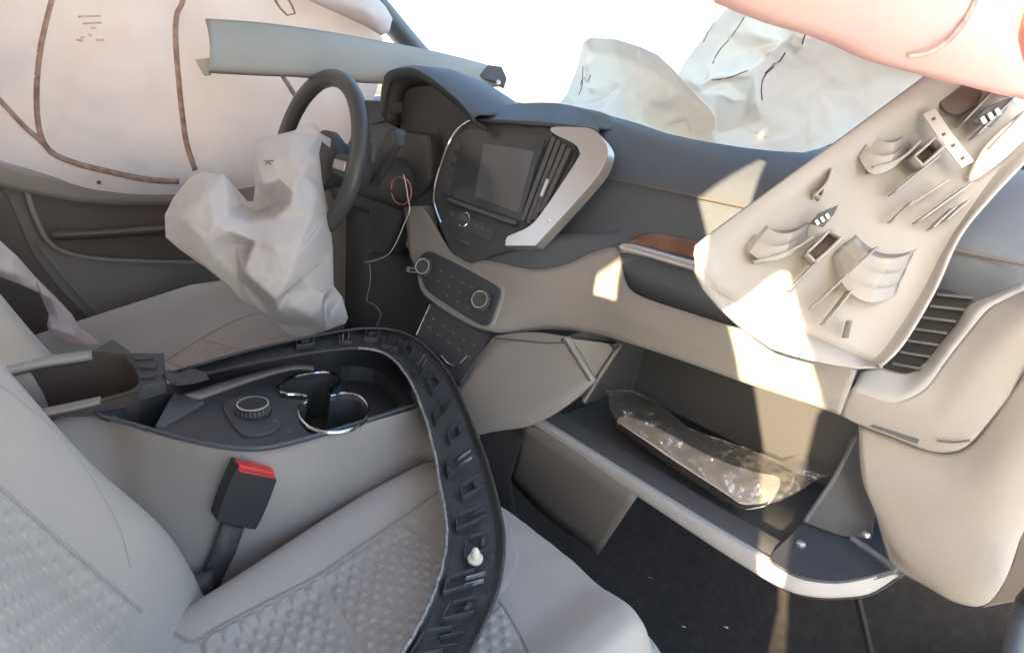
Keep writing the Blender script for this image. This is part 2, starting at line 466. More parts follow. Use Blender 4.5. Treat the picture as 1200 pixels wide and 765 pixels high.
# ================================================================== the setting
def sheet(name, x0, x1, y0, y1, z, mt):
    o = mesh(name, [(x0, y0, z), (x1, y0, z), (x1, y1, z), (x0, y1, z)], [(0, 1, 2, 3)], mt); o['kind'] = 'structure'; return o
sheet('ground', -400, 400, -400, 400, -.5, 'ground')
def carpet_z(x, y):
    z = .03+.44*ss(.93, 1.45, y)+.012*noise.noise(V((x*6, y*6, 0)))
    return z
xs = [-.80+1.86*i/40 for i in range(41)]; ys = [-1.4+2.75*j/60 for j in range(61)]
car_floor = loft('carpet_floor', [[V((x, y, carpet_z(x, y))) for x in xs] for y in ys], 'carpet', thick=.02); car_floor['kind'] = 'structure'

# ------------------------------------------------------------------ body shell
body = thing('cabin_shell', 'dark body shell of the car, its windscreen pillar showing behind the loose grey trim', 'car body')
def roof_z(x, y): return 1.43-.05*(x/.7)**2-.03*((y+.5)/1.1)**2
loft('roof', [[V((-.70+1.40*i/16, .60-2.35*j/14, roof_z(-.70+1.40*i/16, .60-2.35*j/14))) for i in range(17)] for j in range(15)], 'headliner', body, thick=.03)
for sx in (-1, 1):
    pts = [V((sx*.80, 1.22, .90)), V((sx*.755, .98, 1.03)), V((sx*.70, .74, 1.17)), V((sx*.67, .55, 1.30)), V((sx*.69, .42, 1.36))]
    tube('windscreen_pillar', [V(p) for p in cr([tuple(q) for q in pts], 5)], .032, 'body_paint', body, seg=10)
# unseen passenger centre pillar shaped to bound the sun strip, sill under it
loft('centre_pillar', [[V((x0, -.33, z)), V((x0, -.21, z)), V((x1, -.20, z)), V((x1, -.34, z))] for x0, x1, z in ((.60, .91, 0), (.60, .91, .48), (.60, .83, .73), (.58, .736, .943), (.53, .61, 1.15), (.47, .54, 1.38))], 'headliner', body, closed=True, caps=True, ang=30)
tube('centre_pillar', [(-.78, -.27, .0), (-.78, -.27, .5), (-.765, -.27, .85), (-.71, -.26, 1.36)], [.06, .05, .045, .05], 'headliner', body, seg=10)
box('rear_bench', (0, -1.05, .58), (.70, 0, 0), (0, .06, 0), (0, -.08, .60), 'fabric', body, bevel=.03)
box('tailgate', (0, -1.80, .72), (.76, 0, 0), (0, .03, 0), (0, 0, .72), 'headliner', body)
box('rear_side_panel', (-.80, -.95, .42), (.02, 0, 0), (0, .55, 0), (0, 0, .48), 'brown_trim', body)
box('roof_rail', (.72, -.45, 1.375), (.03, 0, 0), (0, 1.15, 0), (0, 0, .03), 'headliner', body)
box('roof_rail', (-.72, -.45, 1.375), (.03, 0, 0), (0, 1.15, 0), (0, 0, .03), 'headliner', body)
# door opening edge and weather strip low on the right
tube('door_seal', P([(1216, 690), (1202, 706), (1190, 745), (1182, 790)], onX(.86)), .009, 'rubber', body, seg=10)
rd = thing('sun_blocker', 'unseen added sun blocker in the form of an open rear door behind the viewer', 'door')  # added out of view to cut the right side of the sun strip
loft('blocker_shell', [[V((x0, -.24, z)), V((x0, -.32, z)), V((x1, -.58, z)), V((x1, -.50, z))] for x0, x1, z in ((1.0, 1.75, .05), (.97, 1.75, .48), (.905, 1.75, .73), (.89, 1.74, .945))], 'beige_dark', rd, closed=True, caps=True, ang=30)
loft('blocker_pane', [[V((x0, -.27, z)), V((x0, -.285, z)), V((x1, -.555, z)), V((x1, -.54, z))] for x0, x1, z in ((.885, 1.72, .94), (.76, 1.55, 1.15), (.76, 1.30, 1.42))], 'black_gloss', rd, closed=True, caps=True, ang=30)  # opaque upper half of the added blocker, edge set by the light
box('door_sill', (1.00, .45, .10), (.07, 0, 0), (0, 1.0, 0), (0, 0, .09), 'sill', body, bevel=.02)
box('firewall', (0, 1.42, .40), (.82, 0, 0), (0, .02, 0), (0, 0, .52), 'dark_void', body)
ws = thing('windscreen', 'clear sloping windscreen glass behind the dashboard and the airbags', 'windscreen')
loft('glass', [[V((-.72*(1-.12*t)+1.44*(1-.12*t)*i/12, 1.30-.72*t+.08*(1-(2*i/12-1)**2), 1*.90+.44*t)) for i in range(13)] for t in [k/8 for k in range(9)]], 'glass', ws, thick=.005)

# ================================================================== dashboard
dash = thing('dashboard', 'charcoal and beige dashboard with a dark centre screen and an open glove box', 'dashboard')
_prof = table([(.44, .715), (.50, .700), (.54, .683), (.58, .668), (.62, .664), (.66, .676), (.70, .705), (.74, .730), (.80, .752), (.84, .785), (.87, .83), (.888, .865), (.90, .93), (.91, 1.05)])
def centre_y(z): return .61+(z-.57)*.42
def dash_y(x, z): return lerp(_prof(z), centre_y(z), 1-ss(.09, .28, x))
FY = onF(lambda p: p.y-dash_y(p.x, p.z), .4, 1.6, 60)
def up(e): return lift(FY, e)
# upper pad, swept across the car
pad = [(.735, .60), (.705, .66), (.704, .685), (.716, .712), (.737, .762), (.755, .806), (.783, .845), (.828, .872), (.88, .888), (1.0, .900), (1.32, .898)]
rows = []
xsd = [-.76+1.56*i/52 for i in range(53)]
for (y, z) in pad:
    row = []
    for x in xsd:
        c = ss(-.30, -.14, x)*(1-ss(.02, .26, x)); k = ss(.80, .88, z)*(1-.6*ss(.95, 1.3, y))
        e = ss(.70, .80, x)
        e2 = ss(.58, .66, x)*ss(.775, .745, z)
        row.append(V((x, y+.05*e+.07*e2, z+.016*c*k-.02*e)))
    rows.append(row)
smoothloft('upper_pad', rows, 'charcoal_soft', dash, m=3, thick=.006)
tube('stitched_seam', [V((.165+.60*i/30, .752-.0015, .806)) for i in range(31)], .0022, 'stitch', dash, seg=6)
ruled('lower_pad', [(540, 270), (600, 280), (660, 275), (740, 270)], [(540, 330), (590, 330), (640, 335), (700, 318), (760, 300)], up(-.004), 'charcoal_soft', dash, n=30, m=6, thick=.004)

# cluster hood over the instruments
rim = cr([(447, 135), (449, 105), (454, 88), (466, 82), (485, 81), (503, 90), (518, 101), (537, 117), (556, 138)], 4)
hoodf = P(rim, onY(.69)); R0 = []
for j, (dy, dz, sc) in enumerate([(.010, -.014, .985), (0, 0, 1), (.012, .004, 1.0), (.09, .008, 1.0), (.17, -.004, 1.02), (.26, -.035, 1.08), (.34, -.065, 1.15)]):
    c = V((-.30, 0, .86))
    R0.append([V((c.x+(p.x-c.x)*sc, p.y+dy, p.z+dz)) for p in hoodf])
loft('cluster_hood', R0, 'charcoal', dash, thick=.004)
inner = [p+V((.0, .012, -.014)) for p in hoodf]
loft('cluster_recess', [[p+V((0, .001, 0)) for p in inner], [p+V((-.004, .045, -.014)) for p in inner]], 'black', dash, thick=.003)
plate('instrument_face', [p+V((-.004, .042, -.014)) for p in inner]+[V((-.10, .735, .74)), V((-.46, .735, .74))], .01, 'black', dash)
tube('cluster_clip', P([(511, 150), (513, 165), (511, 190)], onY(.74), 8), .0018, 'charcoal', dash)
# lower dash on the driver's side, dark behind the column
ruled('driver_lower_panel', [(395, 120), (455, 120), (520, 150)], [(360, 420), (460, 450), (540, 470)], onY(.775), 'black', dash, n=12, m=8, thick=.01)
plate('side_vent', P([(428, 134), (458, 128), (450, 142), (431, 147)], onY(.76)), .01, 'charcoal', dash)
plate('column_side_cover', P([(452, 150), (500, 158), (505, 215), (478, 245), (452, 300), (432, 300), (430, 200)], onY(.70)), .06, 'black', dash, bevel=.01)

# beige belt that wraps the centre stack and runs to the passenger end
beltA = [(474, 243), (493, 242), (505, 257), (520, 283), (532, 298), (552, 308), (562, 304), (584, 308), (625, 316), (660, 311), (690, 298), (712, 291), (724, 291), (728, 306), (732, 328), (746, 345), (800, 364), (860, 383), (930, 405), (1004, 432)]
beltB = [(480, 300), (490, 322), (500, 345), (515, 359), (545, 377), (570, 387), (595, 390), (640, 386), (690, 390), (720, 397), (780, 416), (840, 437), (900, 458), (950, 474), (984, 486)]
ruled('belt_panel', beltA, beltB, FY, 'beige', dash, n=90, m=12, thick=.006)
ruled('belt_underside', beltB[:-1], [(x+4, y+9) for x, y in beltB[:-1]], lambda a, b: FY(a, b-6)+V((0, .05, .0)), 'beige_dark', dash, n=60, m=2, thick=.004)
plate('belt_side', P([(472, 243), (494, 241), (500, 262), (497, 300), (484, 300), (474, 288), (480, 266)], onY(.66)), .03, 'beige', dash, bevel=.004)
lathe('start_button', onY(.655)(485, 268), (-.15, -1, .2), [(.016, 0), (.016, .008), (.013, .010), (.012, .008), (.001, .008)], 'black', dash)
# storage slot with silver lip and wood strip
ruled('storage_slot', [(724, 292), (770, 296), (860, 330), (930, 345)], [(728, 340), (745, 352), (800, 372), (930, 415)], lambda a, b: FY(a, b)+V((0, .045, 0)), 'black', dash, n=20, m=6, thick=.003)
ruled('silver_lip', [(723, 287), (736, 284), (815, 305), (900, 327), (960, 343)], [(727, 296), (740, 297), (815, 319), (900, 341), (960, 357)], up(.010), 'silver', dash, n=30, m=4, bulge=.003, thick=.006)
ruled('wood_strip', [(737, 283), (756, 273), (785, 275), (880, 296), (960, 316)], [(737, 285), (760, 291), (815, 304), (900, 326), (960, 342)], up(.006), 'wood', dash, n=24, m=4, bulge=.002, thick=.004)

# ---- centre stack
brA = P([(553, 142), (600, 145), (650, 149), (702, 157)], up(.018), 24)
brM = P([(553, 139), (600, 141), (650, 144), (702, 151)], up(.020), 24)
brB = P([(553, 134), (572, 127), (619, 121), (660, 122), (688, 132), (701, 149)], onF(lambda p: p.y-dash_y(p.x, p.z)-.045, .4, 1.6, 60), 24)
loft('screen_brow', [brA, brM, brB, [p+V((0, .10, -.004)) for p in brB]], 'charcoal_soft', dash, thick=.006, ang=25)
bez = cr([(555, 141), (600, 144), (646, 149), (646, 149), (676, 178), (640, 250), (618, 272), (603, 292), (603, 292), (588, 296), (560, 305), (548, 306), (530, 296), (521, 280), (510, 252), (507, 232), (512, 205), (526, 168), (540, 150)], 5, True)
def stackS(e): return onP((0, centre_y(.72)-e, .72), (0, -1, .42))
plate('stack_bezel', P(bez, stackS(.004)), .03, 'console_black', dash, bevel=.003)
tube('chrome_edge', P(cr([(556, 140), (541, 148), (527, 166), (514, 203), (508.5, 230), (511, 246), (517, 262)], 6), stackS(.007)), .0028, 'chrome', dash, seg=8)
scr = plate('display_screen', P([(566.5, 168), (626, 177.5), (607, 250), (556, 231)], stackS(.0065)), .004, 'screen', dash, bevel=.0008)
plate('display_surround', P(cr([(540, 158), (560, 152), (632, 161), (638, 168), (638, 168), (612, 252), (606, 258), (606, 258), (528, 231), (522, 226), (522, 226), (530, 185)], 4, True), stackS(.0055)), .004, 'black_gloss', dash, bevel=.001)
for i, (a, b) in enumerate([((533, 166), (541, 169)), ((529, 180), (537, 183)), ((526, 194), (534, 197)), ((523, 208), (531, 211)), ((521, 218), (528, 221))]):
    plate('side_button', P([a, b, (b[0]-3, b[1]+9), (a[0]-3, a[1]+9)], stackS(.0075)), .004, 'console_black', dash, bevel=.0008)
ruled('tray_ledge', [(524, 231), (560, 244), (604, 259)], [(523, 236), (558, 249), (601, 265)], stackS(.013), 'charcoal', dash, n=14, m=4, bulge=.004, thick=.01)
plate('audio_panel', P(cr([(525, 244), (582, 268), (582, 268), (575, 284), (575, 284), (522, 262), (522, 262)], 1, True), stackS(.0065)), .004, 'black', dash, bevel=.001)
n_st = V((0, -1, .42)).normalized()
kn = lathe('volume_knob', stackS(.006)(545, 258), n_st, [(.0135, 0), (.0135, .003), (.011, .004), (.0105, .014), (.0095, .016), (.001, .016)], 'black', dash)
lathe('knob_ring', stackS(.0065)(545, 258), n_st, [(.0150, 0), (.0150, .003), (.0125, .0035), (.0125, 0)], 'chrome', kn)
for (x, y) in ((530, 251), (558, 265), (565, 268), (572, 271)):
    plate('audio_button', P([(x-2.5, y-3.4), (x+2.5, y-1.4), (x+2.2, y+3.6), (x-2.8, y+1.6)], stackS(.0085)), .003, 'charcoal', dash, bevel=.0006)
ruled('usb_lip', [(531, 278), (549, 285)], [(531, 280.5), (548.5, 287.5)], stackS(.0075), 'charcoal', dash, n=4, m=2, thick=.003)
# centre vent: frame, slats and tab
plate('vent_well', P([(648, 157), (673, 177), (640, 243), (618, 264), (610, 256), (630, 186)], stackS(.0062)), .004, 'dark_void', dash, bevel=.0005)
for (a, b) in (((650, 160), (613, 259)), ((656, 164), (619, 262)), ((662, 169), (626, 258)), ((668, 174), (634, 250))):
    p, q = stackS(.0075)(*a), stackS(.0075)(*b)
    ax = (q-p).normalized(); nn = n_st; sd = ax.cross(nn)
    box('vent_slat', (p+q)/2, (q-p)/2, sd*.0035+nn*.003, nn*.0006, 'charcoal', dash, bevel=.0004)
plate('vent_tab', P([(640, 209), (643.5, 210.5), (635.5, 231), (632, 229.5)], stackS(.014)), .006, 'silver', dash, bevel=.001)
# silver bracket right of the vent
sil = [(645, 153), (649, 149), (672, 149), (692, 151), (704, 160), (712, 174), (709, 190), (698, 209), (665, 247), (631, 284), (626, 288), (626, 288), (592, 288), (592, 288), (594, 278), (604, 273), (619, 266), (632, 253), (655, 220), (677, 186), (679, 178), (672, 168), (655, 160)]
sv = plate('silver_bracket', P(cr(sil, 4, True), stackS(.020)), .022, 'silver', dash, bevel=.004)
lathe('bracket_cap', stackS(.020)(643.5, 258.5), n_st, [(.0045, 0), (.0045, .0015), (.0035, .0025), (.001, .0028)], 'bulb', sv, seg=16)

# ---- climate panel
S2 = stackS(.006)
clim = cr([(492, 303), (497, 296), (508, 296), (545, 314), (580, 334), (586, 343), (582, 358), (575, 376), (568, 381), (556, 377), (525, 358), (500, 340), (494, 325)], 4, True)
rimc = cr([(488, 302), (495, 292), (509, 292), (547, 310), (584, 331), (590, 342), (586, 360), (578, 380), (569, 386), (553, 382), (521, 364), (496, 345), (489, 327)], 4, True)
plate('climate_bezel', P(rimc, up(.004)), .012, 'beige', dash, bevel=.003)
cp = plate('climate_panel', P(clim, up(.007)), .010, 'console_black', dash, bevel=.002)
for (x, y) in ((499, 314), (565.5, 352.5)):
    c = up(.008)(x, y); ax = V((.30, -.85, .42)).normalized()
    k = lathe('temperature_knob', c, ax, [(.021, -.004), (.021, .003), (.0185, .004), (.0178, .012), (.0162, .0135), (.015, .0120), (.001, .0118)], 'black', dash)
    lathe('knob_ring', c, ax, [(.0158, .012), (.0158, .0142), (.0138, .0142), (.0138, .012)], 'chrome', k)
    for q in range(14):
        an = q*2*math.pi/14; xx = ax.orthogonal().normalized(); yy = ax.cross(xx)
        d = xx*math.cos(an)+yy*math.sin(an)
        box('grip_rib', c+ax*.008+d*.0184, d*.0008, ax*.004, ax.cross(d)*.0012, 'charcoal', k, bevel=0)
for (x, y) in ((517, 317), (530, 324), (542, 331), (553, 337), (514, 329), (526, 335), (538, 342), (549, 349), (524, 346), (536, 353), (548, 360)):
    b = plate('climate_button', P([(x-4.5, y-4.2), (x+4, y), (x+3.4, y+5), (x-5, y+1)], up(.0085)), .004, 'black', dash, bevel=.0007)
    plate('button_mark', P([(x-.9, y-.2), (x+.6, y+.5), (x+.5, y+1.7), (x-1.0, y+1.0)], up(.0090)), .0006, 'thread', b, bevel=0)
# ---- lower switch panel with its chrome corner
SW = onP((-.02, .565, .46), (.05, -1, .55))
plate('switch_panel', P(cr([(505, 354), (505, 354), (545, 378), (576, 392), (576, 392), (560, 420), (538, 450), (538, 450), (510, 428), (487, 396), (487, 396)], 3, True), SW), .03, 'console_black', dash, bevel=.003)
for (x, y) in ((508, 373), (520, 381), (532, 389), (544, 397), (556, 404), (502, 383), (514, 392), (526, 401), (538, 409), (548, 416)):
    b = plate('switch_button', P([(x-4.6, y-4), (x+3.6, y+.8), (x+2.2, y+5.5), (x-6, y+.8)], lift(SW, .003)), .004, 'black', dash, bevel=.0008)
    plate('button_mark', P([(x-1.2, y+.2), (x+.2, y+1.0), (x-.1, y+2.1), (x-1.5, y+1.3)], lift(SW, .0036)), .0006, 'thread', b, bevel=0)
tube('chrome_corner', P(cr([(517, 417), (524, 425), (533, 429), (541, 424), (547, 418)], 5), lift(SW, .004)), .0022, 'chrome', dash)
tube('chrome_edge', P([(504, 357), (488, 392)], lift(SW, .003), 5), .0015, 'chrome', dash)
# usb stick at the left knob
u = plate('usb_plug', P([(476, 313), (491, 314), (490, 320), (476, 319)], onY(.60)), .006, 'silver', dash, bevel=.001)
plate('plug_window', P([(480, 315), (487, 315.4), (486.6, 318), (480, 317.6)], onY(.5985)), .001, 'black', u, bevel=0)

# ---- passenger end: vent, surround and end cap
VS = onP((.70, .735, .72), (.10, -1, .30))
plate('vent_well', P(cr([(1040, 436), (1066, 437), (1086, 424), (1125, 376), (1140, 352), (1140, 352), (1100, 338), (1070, 360), (1030, 420)], 3, True), lift(VS, -.004)), .02, 'dark_void', dash)
for i in range(7):
    t = i/6; a = (lerp(1046, 1098, t), lerp(426, 346, t)); b = (lerp(1080, 1140, t), lerp(432, 350, t))
    p, q = lift(VS, .001)(*a), lift(VS, .001)(*b); ax = (q-p).normalized(); nn = V((.1, -1, .3)).normalized()
    box('vent_slat', (p+q)/2, (q-p)/2, nn*.009, ax.cross(nn)*.0016, 'black', dash, bevel=.0006)
rin = [(1008, 436), (1031, 431), (1061, 437), (1082, 425), (1104, 399), (1122, 377), (1135, 357), (1163, 346), (1200, 330)]
rmid = [(1002, 450), (1031, 458), (1058, 460), (1086, 440), (1110, 409), (1131, 383), (1146, 362), (1168, 349), (1202, 334)]
rout = [(996, 457), (1024, 467), (1049, 472), (1083, 456), (1106, 426), (1126, 400), (1156, 364), (1172, 354), (1206, 338)]
n = 36
smoothloft('vent_surround', [P(rin, lift(VS, -.004), n), P(rmid, lift(VS, .012), n), P(rout, lift(VS, .014), n)], 'pillar_back', dash, m=5, thick=.004)
EC = onP((.72, .695, .62), (.10, -1, .12))
capA = rout; capM = [(988, 470), (1020, 484), (1052, 497), (1086, 498), (1110, 482), (1130, 455), (1165, 412), (1190, 385), (1225, 345)]
capB = [(984, 486), (1006, 497), (1045, 512), (1084, 527), (1110, 530), (1136, 520), (1170, 480), (1200, 440), (1235, 395)]
smoothloft('end_cap', [P(capA, lift(VS, .014), n), P(capM, EC, n), P(capB, lift(EC, -.004), n)], 'beige', dash, m=6, thick=.005)
low0 = [(1006, 498), (1045, 513), (1084, 528), (1112, 531), (1138, 520), (1172, 478), (1205, 432), (1240, 392)]
low1 = [(1010, 560), (1040, 570), (1080, 582), (1115, 585), (1150, 575), (1180, 545), (1210, 510), (1245, 470)]
low2 = [(1026, 605), (1050, 640), (1080, 660), (1112, 668), (1150, 655), (1180, 625), (1208, 595), (1245, 560)]
low3 = [(1041, 660), (1062, 674), (1087, 688), (1118, 705), (1149, 710), (1169, 694), (1187, 657), (1206, 590)]
smoothloft('knee_panel', [P(low0, onP((.72, .715, .55), (.05, -1, -.05)), n), P(low1, onP((.72, .70, .50), (.05, -1, 0)), n), P(low2, onP((.76, .705, .45), (.05, -1, .1)), n), P(low3, onP((.80, .725, .43), (.05, -1, .3)), n)], 'beige', dash, m=6, thick=.006)
tube('panel_gap', P([(1098, 516), (1118, 518), (1137, 516)], lift(EC, .001), 10), .0012, 'seam_dark', dash, seg=6)
plate('kick_panel', P([(1150, 712), (1169, 694), (1187, 656), (1215, 560), (1230, 700), (1191, 704)], onP((.84, .93, .45), (-.3, -1, 0))), .01, 'sill', dash, bevel=.002)

# ---- glove box
gb = dash
top = [(619, 485), (700, 536), (780, 586), (860, 635), (921, 669), (945, 679), (982, 683), (1019, 677), (1048, 669)]
bot = [(613, 493), (697, 548), (778, 602), (860, 656), (919, 690), (953, 699), (982, 700), (1019, 695), (1053, 674)]
T3 = P(top, onZ(.415), 48); B3 = P(bot, onZ(.394), 48)
rimo = smoothloft('glove_box_rim', [[p+V((0, .012, .0)) for p in T3], T3, [(a+b)/2+V((0, -.003, 0)) for a, b in zip(T3, B3)], B3, [p+V((0, .012, -.004)) for p in B3]], 'pillar_back', dash, m=4, thick=.003)
backl = [V((lerp(.235, .77, i/47), .875, .395)) for i in range(48)]
mid1 = [lerp(a, b, .22)+V((0, 0, -.001)) for a, b in zip(T3, backl)]; mid2 = [lerp(a, b, .26)+V((0, 0, -.020)) for a, b in zip(T3, backl)]
loft('glove_box_tray', [T3, mid1, mid2, backl], 'tray_grey', dash, thick=.004, ang=25)
LP = onP((.2, .592, .394), (0, -.96, -.28))
ruled('glove_box_face', [(613, 494), (660, 524), (746, 582)], [(596, 562), (640, 606), (700, 650)], LP, 'lid_brown', dash, n=16, m=6, thick=.005)
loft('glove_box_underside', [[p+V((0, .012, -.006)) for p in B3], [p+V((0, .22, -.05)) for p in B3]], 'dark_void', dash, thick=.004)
# cavity: back, roof and cheeks
box('cavity_back', (.50, .885, .49), (.27, 0, 0), (0, .006, 0), (0, 0, .11), 'tray_grey', dash)
mesh('cavity_roof', [(.24, .69, .575), (.72, .69, .60), (.72, .89, .60), (.24, .89, .58)], [(0, 1, 2, 3)], 'black', dash, thick=.004)
plate('cavity_cheek', [V((.245, .62, .56)), V((.25, .88, .585)), V((.24, .88, .40)), V((.24, .72, .41))], .006, 'tray_grey', dash, nrm=(1, 0, 0))
plate('strut_cover', P([(662, 396), (727, 404), (700, 446), (692, 447)], onX(.256)), .004, 'beige', dash, bevel=.001)
tube('lid_arm', P([(727, 404), (705, 437), (684, 471)], onX(.262), 6), .0035, 'beige_dark', dash)
plate('arm_clip', P([(717, 404), (724, 401), (729, 406), (721, 411)], onX(.265)), .004, 'black', dash)
GW = onZ(.419)
plate('lid_wing', P(cr([(903, 652), (925, 628), (948, 607), (975, 612), (1000, 628), (1047, 667), (1047, 667), (1019, 675), (982, 681), (945, 677), (921, 667)], 3, True), GW), .004, 'wing_blue', dash, bevel=.001)
plate('lid_cheek', P([(941, 612), (978, 560), (1004, 504), (1013, 580), (1026, 602), (1022, 632), (985, 628)], onP((.70, .745, .46), (.55, -1, .35))), .005, 'wing_blue', dash)
tube('cheek_edge', P([(944, 610), (962, 583), (979, 558), (1002, 512)], onP((.70, .740, .46), (.55, -1, .35)), 10), .003, 'charcoal', dash)
tube('wing_rod', P([(998, 630), (1030, 652), (1050, 668)], onZ(.435), 8), .004, 'charcoal', dash)
sc = GW(938, 638); lathe('wing_screw', sc, (0, 0, 1), [(.006, 0), (.006, .003), (.003, .005), (.001, .005)], 'silver', dash, seg=12)
lathe('wing_screw', onZ(.44)(1014, 627), (0, 0, 1), [(.005, 0), (.005, .003), (.003, .005), (.001, .005)], 'silver', dash, seg=12)

# ================================================================== centre console
cons = thing('centre_console', 'black and beige centre console with chrome cup rings, beside the passenger seat', 'console')
CTn = V((0, .12, 1)); CT = onP((0, .25, .455), CTn)
def CTe(e): return onP(V((0, .25, .455))+V((0, 0, e)), CTn)
flA = [(-20, 535), (60, 492), (112, 480), (160, 500), (230, 519), (290, 528), (340, 521), (430, 495), (500, 474), (530, 456)]
flB = [(10, 640), (110, 700), (180, 735), (250, 705), (330, 655), (410, 610), (480, 575), (520, 556), (545, 540), (562, 512)]
A3 = P(flA, CT, 60); B3 = P(flB, onX(.17), 60)
kf = [1-ss(36, 56, i) for i in range(60)]
M3 = [lerp(a, b, .10)+V((.012, 0, .006))*k for a, b, k in zip(A3, B3, kf)]; M4 = [lerp(a, b, .5)+V((.018, 0, .012))*k for a, b, k in zip(A3, B3, kf)]
smoothloft('console_flank', [[p+V((-.012, 0, -.012)) for p in A3], A3, M3, M4, B3], 'beige', cons, m=4, thick=.005)
ruled('front_flank', [(500, 476), (520, 465), (538, 450), (557, 423), (578, 394), (578, 394), (620, 389), (666, 395)], [(520, 548), (550, 515), (568, 508), (590, 504), (616, 500), (640, 490), (670, 470), (696, 446)], onP((.071, .562, .422), (.15, -.96, .24)), 'beige', cons, n=30, m=6, thick=.01)
plate('flank_gap', P([(580, 395), (640, 401), (663, 400), (692, 446), (690, 447), (661, 402.5), (639, 403), (580, 397)], onP((.071, .560, .422), (.15, -.96, .24))), .002, 'seam_dark', cons, bevel=0)
plate('carpet_side', P([(560, 506), (616, 500), (596, 562), (605, 620), (540, 640), (530, 540)], onP((.20, .60, .36), (.3, -1, .1))), .01, 'dark_void', cons)
# black top with the cup well cut through it
ins = [(112, 482), (121, 470), (150, 462), (182, 456), (207, 446), (250, 434), (312, 419), (375, 408), (425, 408), (456, 424), (478, 450), (486, 474), (486, 474), (430, 491), (340, 517), (290, 524), (230, 516), (160, 497), (122, 487)]
cup = [(326, 455), (332, 447), (350, 440), (380, 436), (395, 441), (397, 449), (388, 458), (388, 464), (402, 461), (420, 464), (431, 476), (430, 490), (415, 502), (390, 507), (365, 502), (352, 490), (351, 477), (360, 469), (357, 464), (346, 462), (332, 461)]
pock = [(128, 484), (150, 470), (196, 456), (202, 459), (182, 497), (160, 494)]
tray = [(402, 425), (440, 428), (462, 446), (476, 468), (476, 468), (440, 481), (436, 474), (420, 459), (404, 452), (400, 440)]
def cut(base, outlines, depth):
    for o in outlines:
        pts = P(o, CTe(.01)); c = plate('cutter', pts, depth, 'black', None, bevel=0, nrm=CTn.normalized())
        md = base.modifiers.new('cut', 'BOOLEAN'); md.object = c; md.solver = 'EXACT'
        bpy.context.view_layer.update(); dg = bpy.context.evaluated_depsgraph_get()
        me = bpy.data.meshes.new_from_object(base.evaluated_get(dg)); base.modifiers.clear(); base.data = me
        bpy.data.objects.remove(c)
top_o = plate('console_top', P(cr(ins, 3, True), CTe(.002)), .09, 'console_black', cons, bevel=0)
cut(top_o, [cr(cup, 3, True)], .085); cut(top_o, [cr(pock, 2, True)], .05); cut(top_o, [cr(tray, 3, True)], .035)
tube('console_edge', P(cr([(112, 482), (122, 488), (160, 498), (230, 517), (290, 525), (340, 518), (430, 492), (487, 474)], 5), CTe(.003)), .0026, 'charcoal', cons)
tube('cup_ring', P(cr(cup, 4, True), CTe(.004)), .0028, 'chrome', cons, closed=True)
lathe('cup_floor', CTe(-.075)(391, 500), (0, 0, 1), [(.036, 0), (.036, .003), (.03, .004), (.001, .004)], 'black', cons)
ruled('tray_trim', [(214, 461), (260, 446), (303, 434), (345, 425), (368, 427)], [(236, 465), (270, 453), (305, 441), (345, 431), (368, 432)], CTe(.006), 'beige_dark', cons, n=20, m=3, bulge=.003, thick=.01)
plate('pocket_wall', P([(203, 459), (240, 470), (192, 499), (182, 498)], CTe(.006)), .01, 'charcoal', cons, bevel=.002)
# drive mode knob on a stepped base
c = CT(297, 488)
plate('knob_base', P(cr([(262, 470), (300, 462), (326, 478), (331, 494), (316, 506), (285, 508), (268, 490)], 4, True), CTe(.006)), .006, 'black', cons, bevel=.003)
kb = lathe('mode_knob', c+V((0, 0, .005)), (0, 0, 1), [(.024, 0), (.024, .003), (.0215, .004), (.0208, .014), (.019, .0155), (.001, .0140)], 'deep_black', cons)
lathe('knob_ring', c+V((0, 0, .0205)), (0, 0, 1), [(.0204, -.002), (.0204, .0004), (.0188, .0006), (.0185, -.002)], 'silver', kb)
for q in range(24):
    an = q*2*math.pi/24; d = V((math.cos(an), math.sin(an), 0))
    box('grip_rib', c+d*.0212+V((0, 0, .0135)), d*.0005, V((0, 0, .004)), V((0, 0, 1)).cross(d)*.0013, 'charcoal', kb, bevel=0)
for (x, y) in ((318, 499), (322, 493), (272, 474)):
    plate('base_mark', P([(x-3, y-1), (x+2, y-2), (x+3, y), (x-2, y+1.4)], CTe(.0068)), .0006, 'charcoal', cons, bevel=0)
# open storage bin, its rims and torn hinge
BZ = onZ(.50)
binr = cr([(-30, 440), (5, 429), (60, 421), (107, 415), (141, 414), (154, 426), (162, 442), (157, 455), (120, 466), (73, 475), (10, 486), (-30, 492)], 4, True)
r0 = P(binr, BZ); cc = sum(r0, V())/len(r0)
loft('storage_bin', [[p+(p-cc).normalized()*.006 for p in r0], r0, [p+V((0, 0, -.02)) for p in r0], [cc+(p-cc)*.9+V((0, 0, -.13)) for p in r0], [cc+(p-cc)*.02+V((0, 0, -.13)) for p in r0]], 'bin_brown', cons, closed=True, thick=.003)
ruled('bin_rim', [(-30, 436), (40, 419), (107, 410)], [(-30, 446), (40, 427), (108, 417)], BZ, 'pillar_back', cons, n=16, m=4, bulge=.004, thick=.012)
ruled('bin_rim', [(30, 482), (80, 472), (118, 464)], [(32, 489), (82, 479), (117, 471)], lift(BZ, .002), 'beige', cons, n=16, m=4, bulge=.002, thick=.004)
plate('hinge_plate', P([(141, 413), (192, 413), (195, 446), (160, 456), (163, 442), (155, 425)], lift(BZ, -.004)), .02, 'black', cons, bevel=.002)
for (a, b) in (((158, 420), (180, 419)), ((162, 430), (184, 430)), ((165, 441), (182, 441))):
    tube('hinge_rib', P([a, b], lift(BZ, .002), 4), .003, 'black', cons)
plate('hinge_tab', P([(107, 411), (132, 397), (152, 411), (152, 415)], lift(BZ, .004)), .01, 'black', cons)
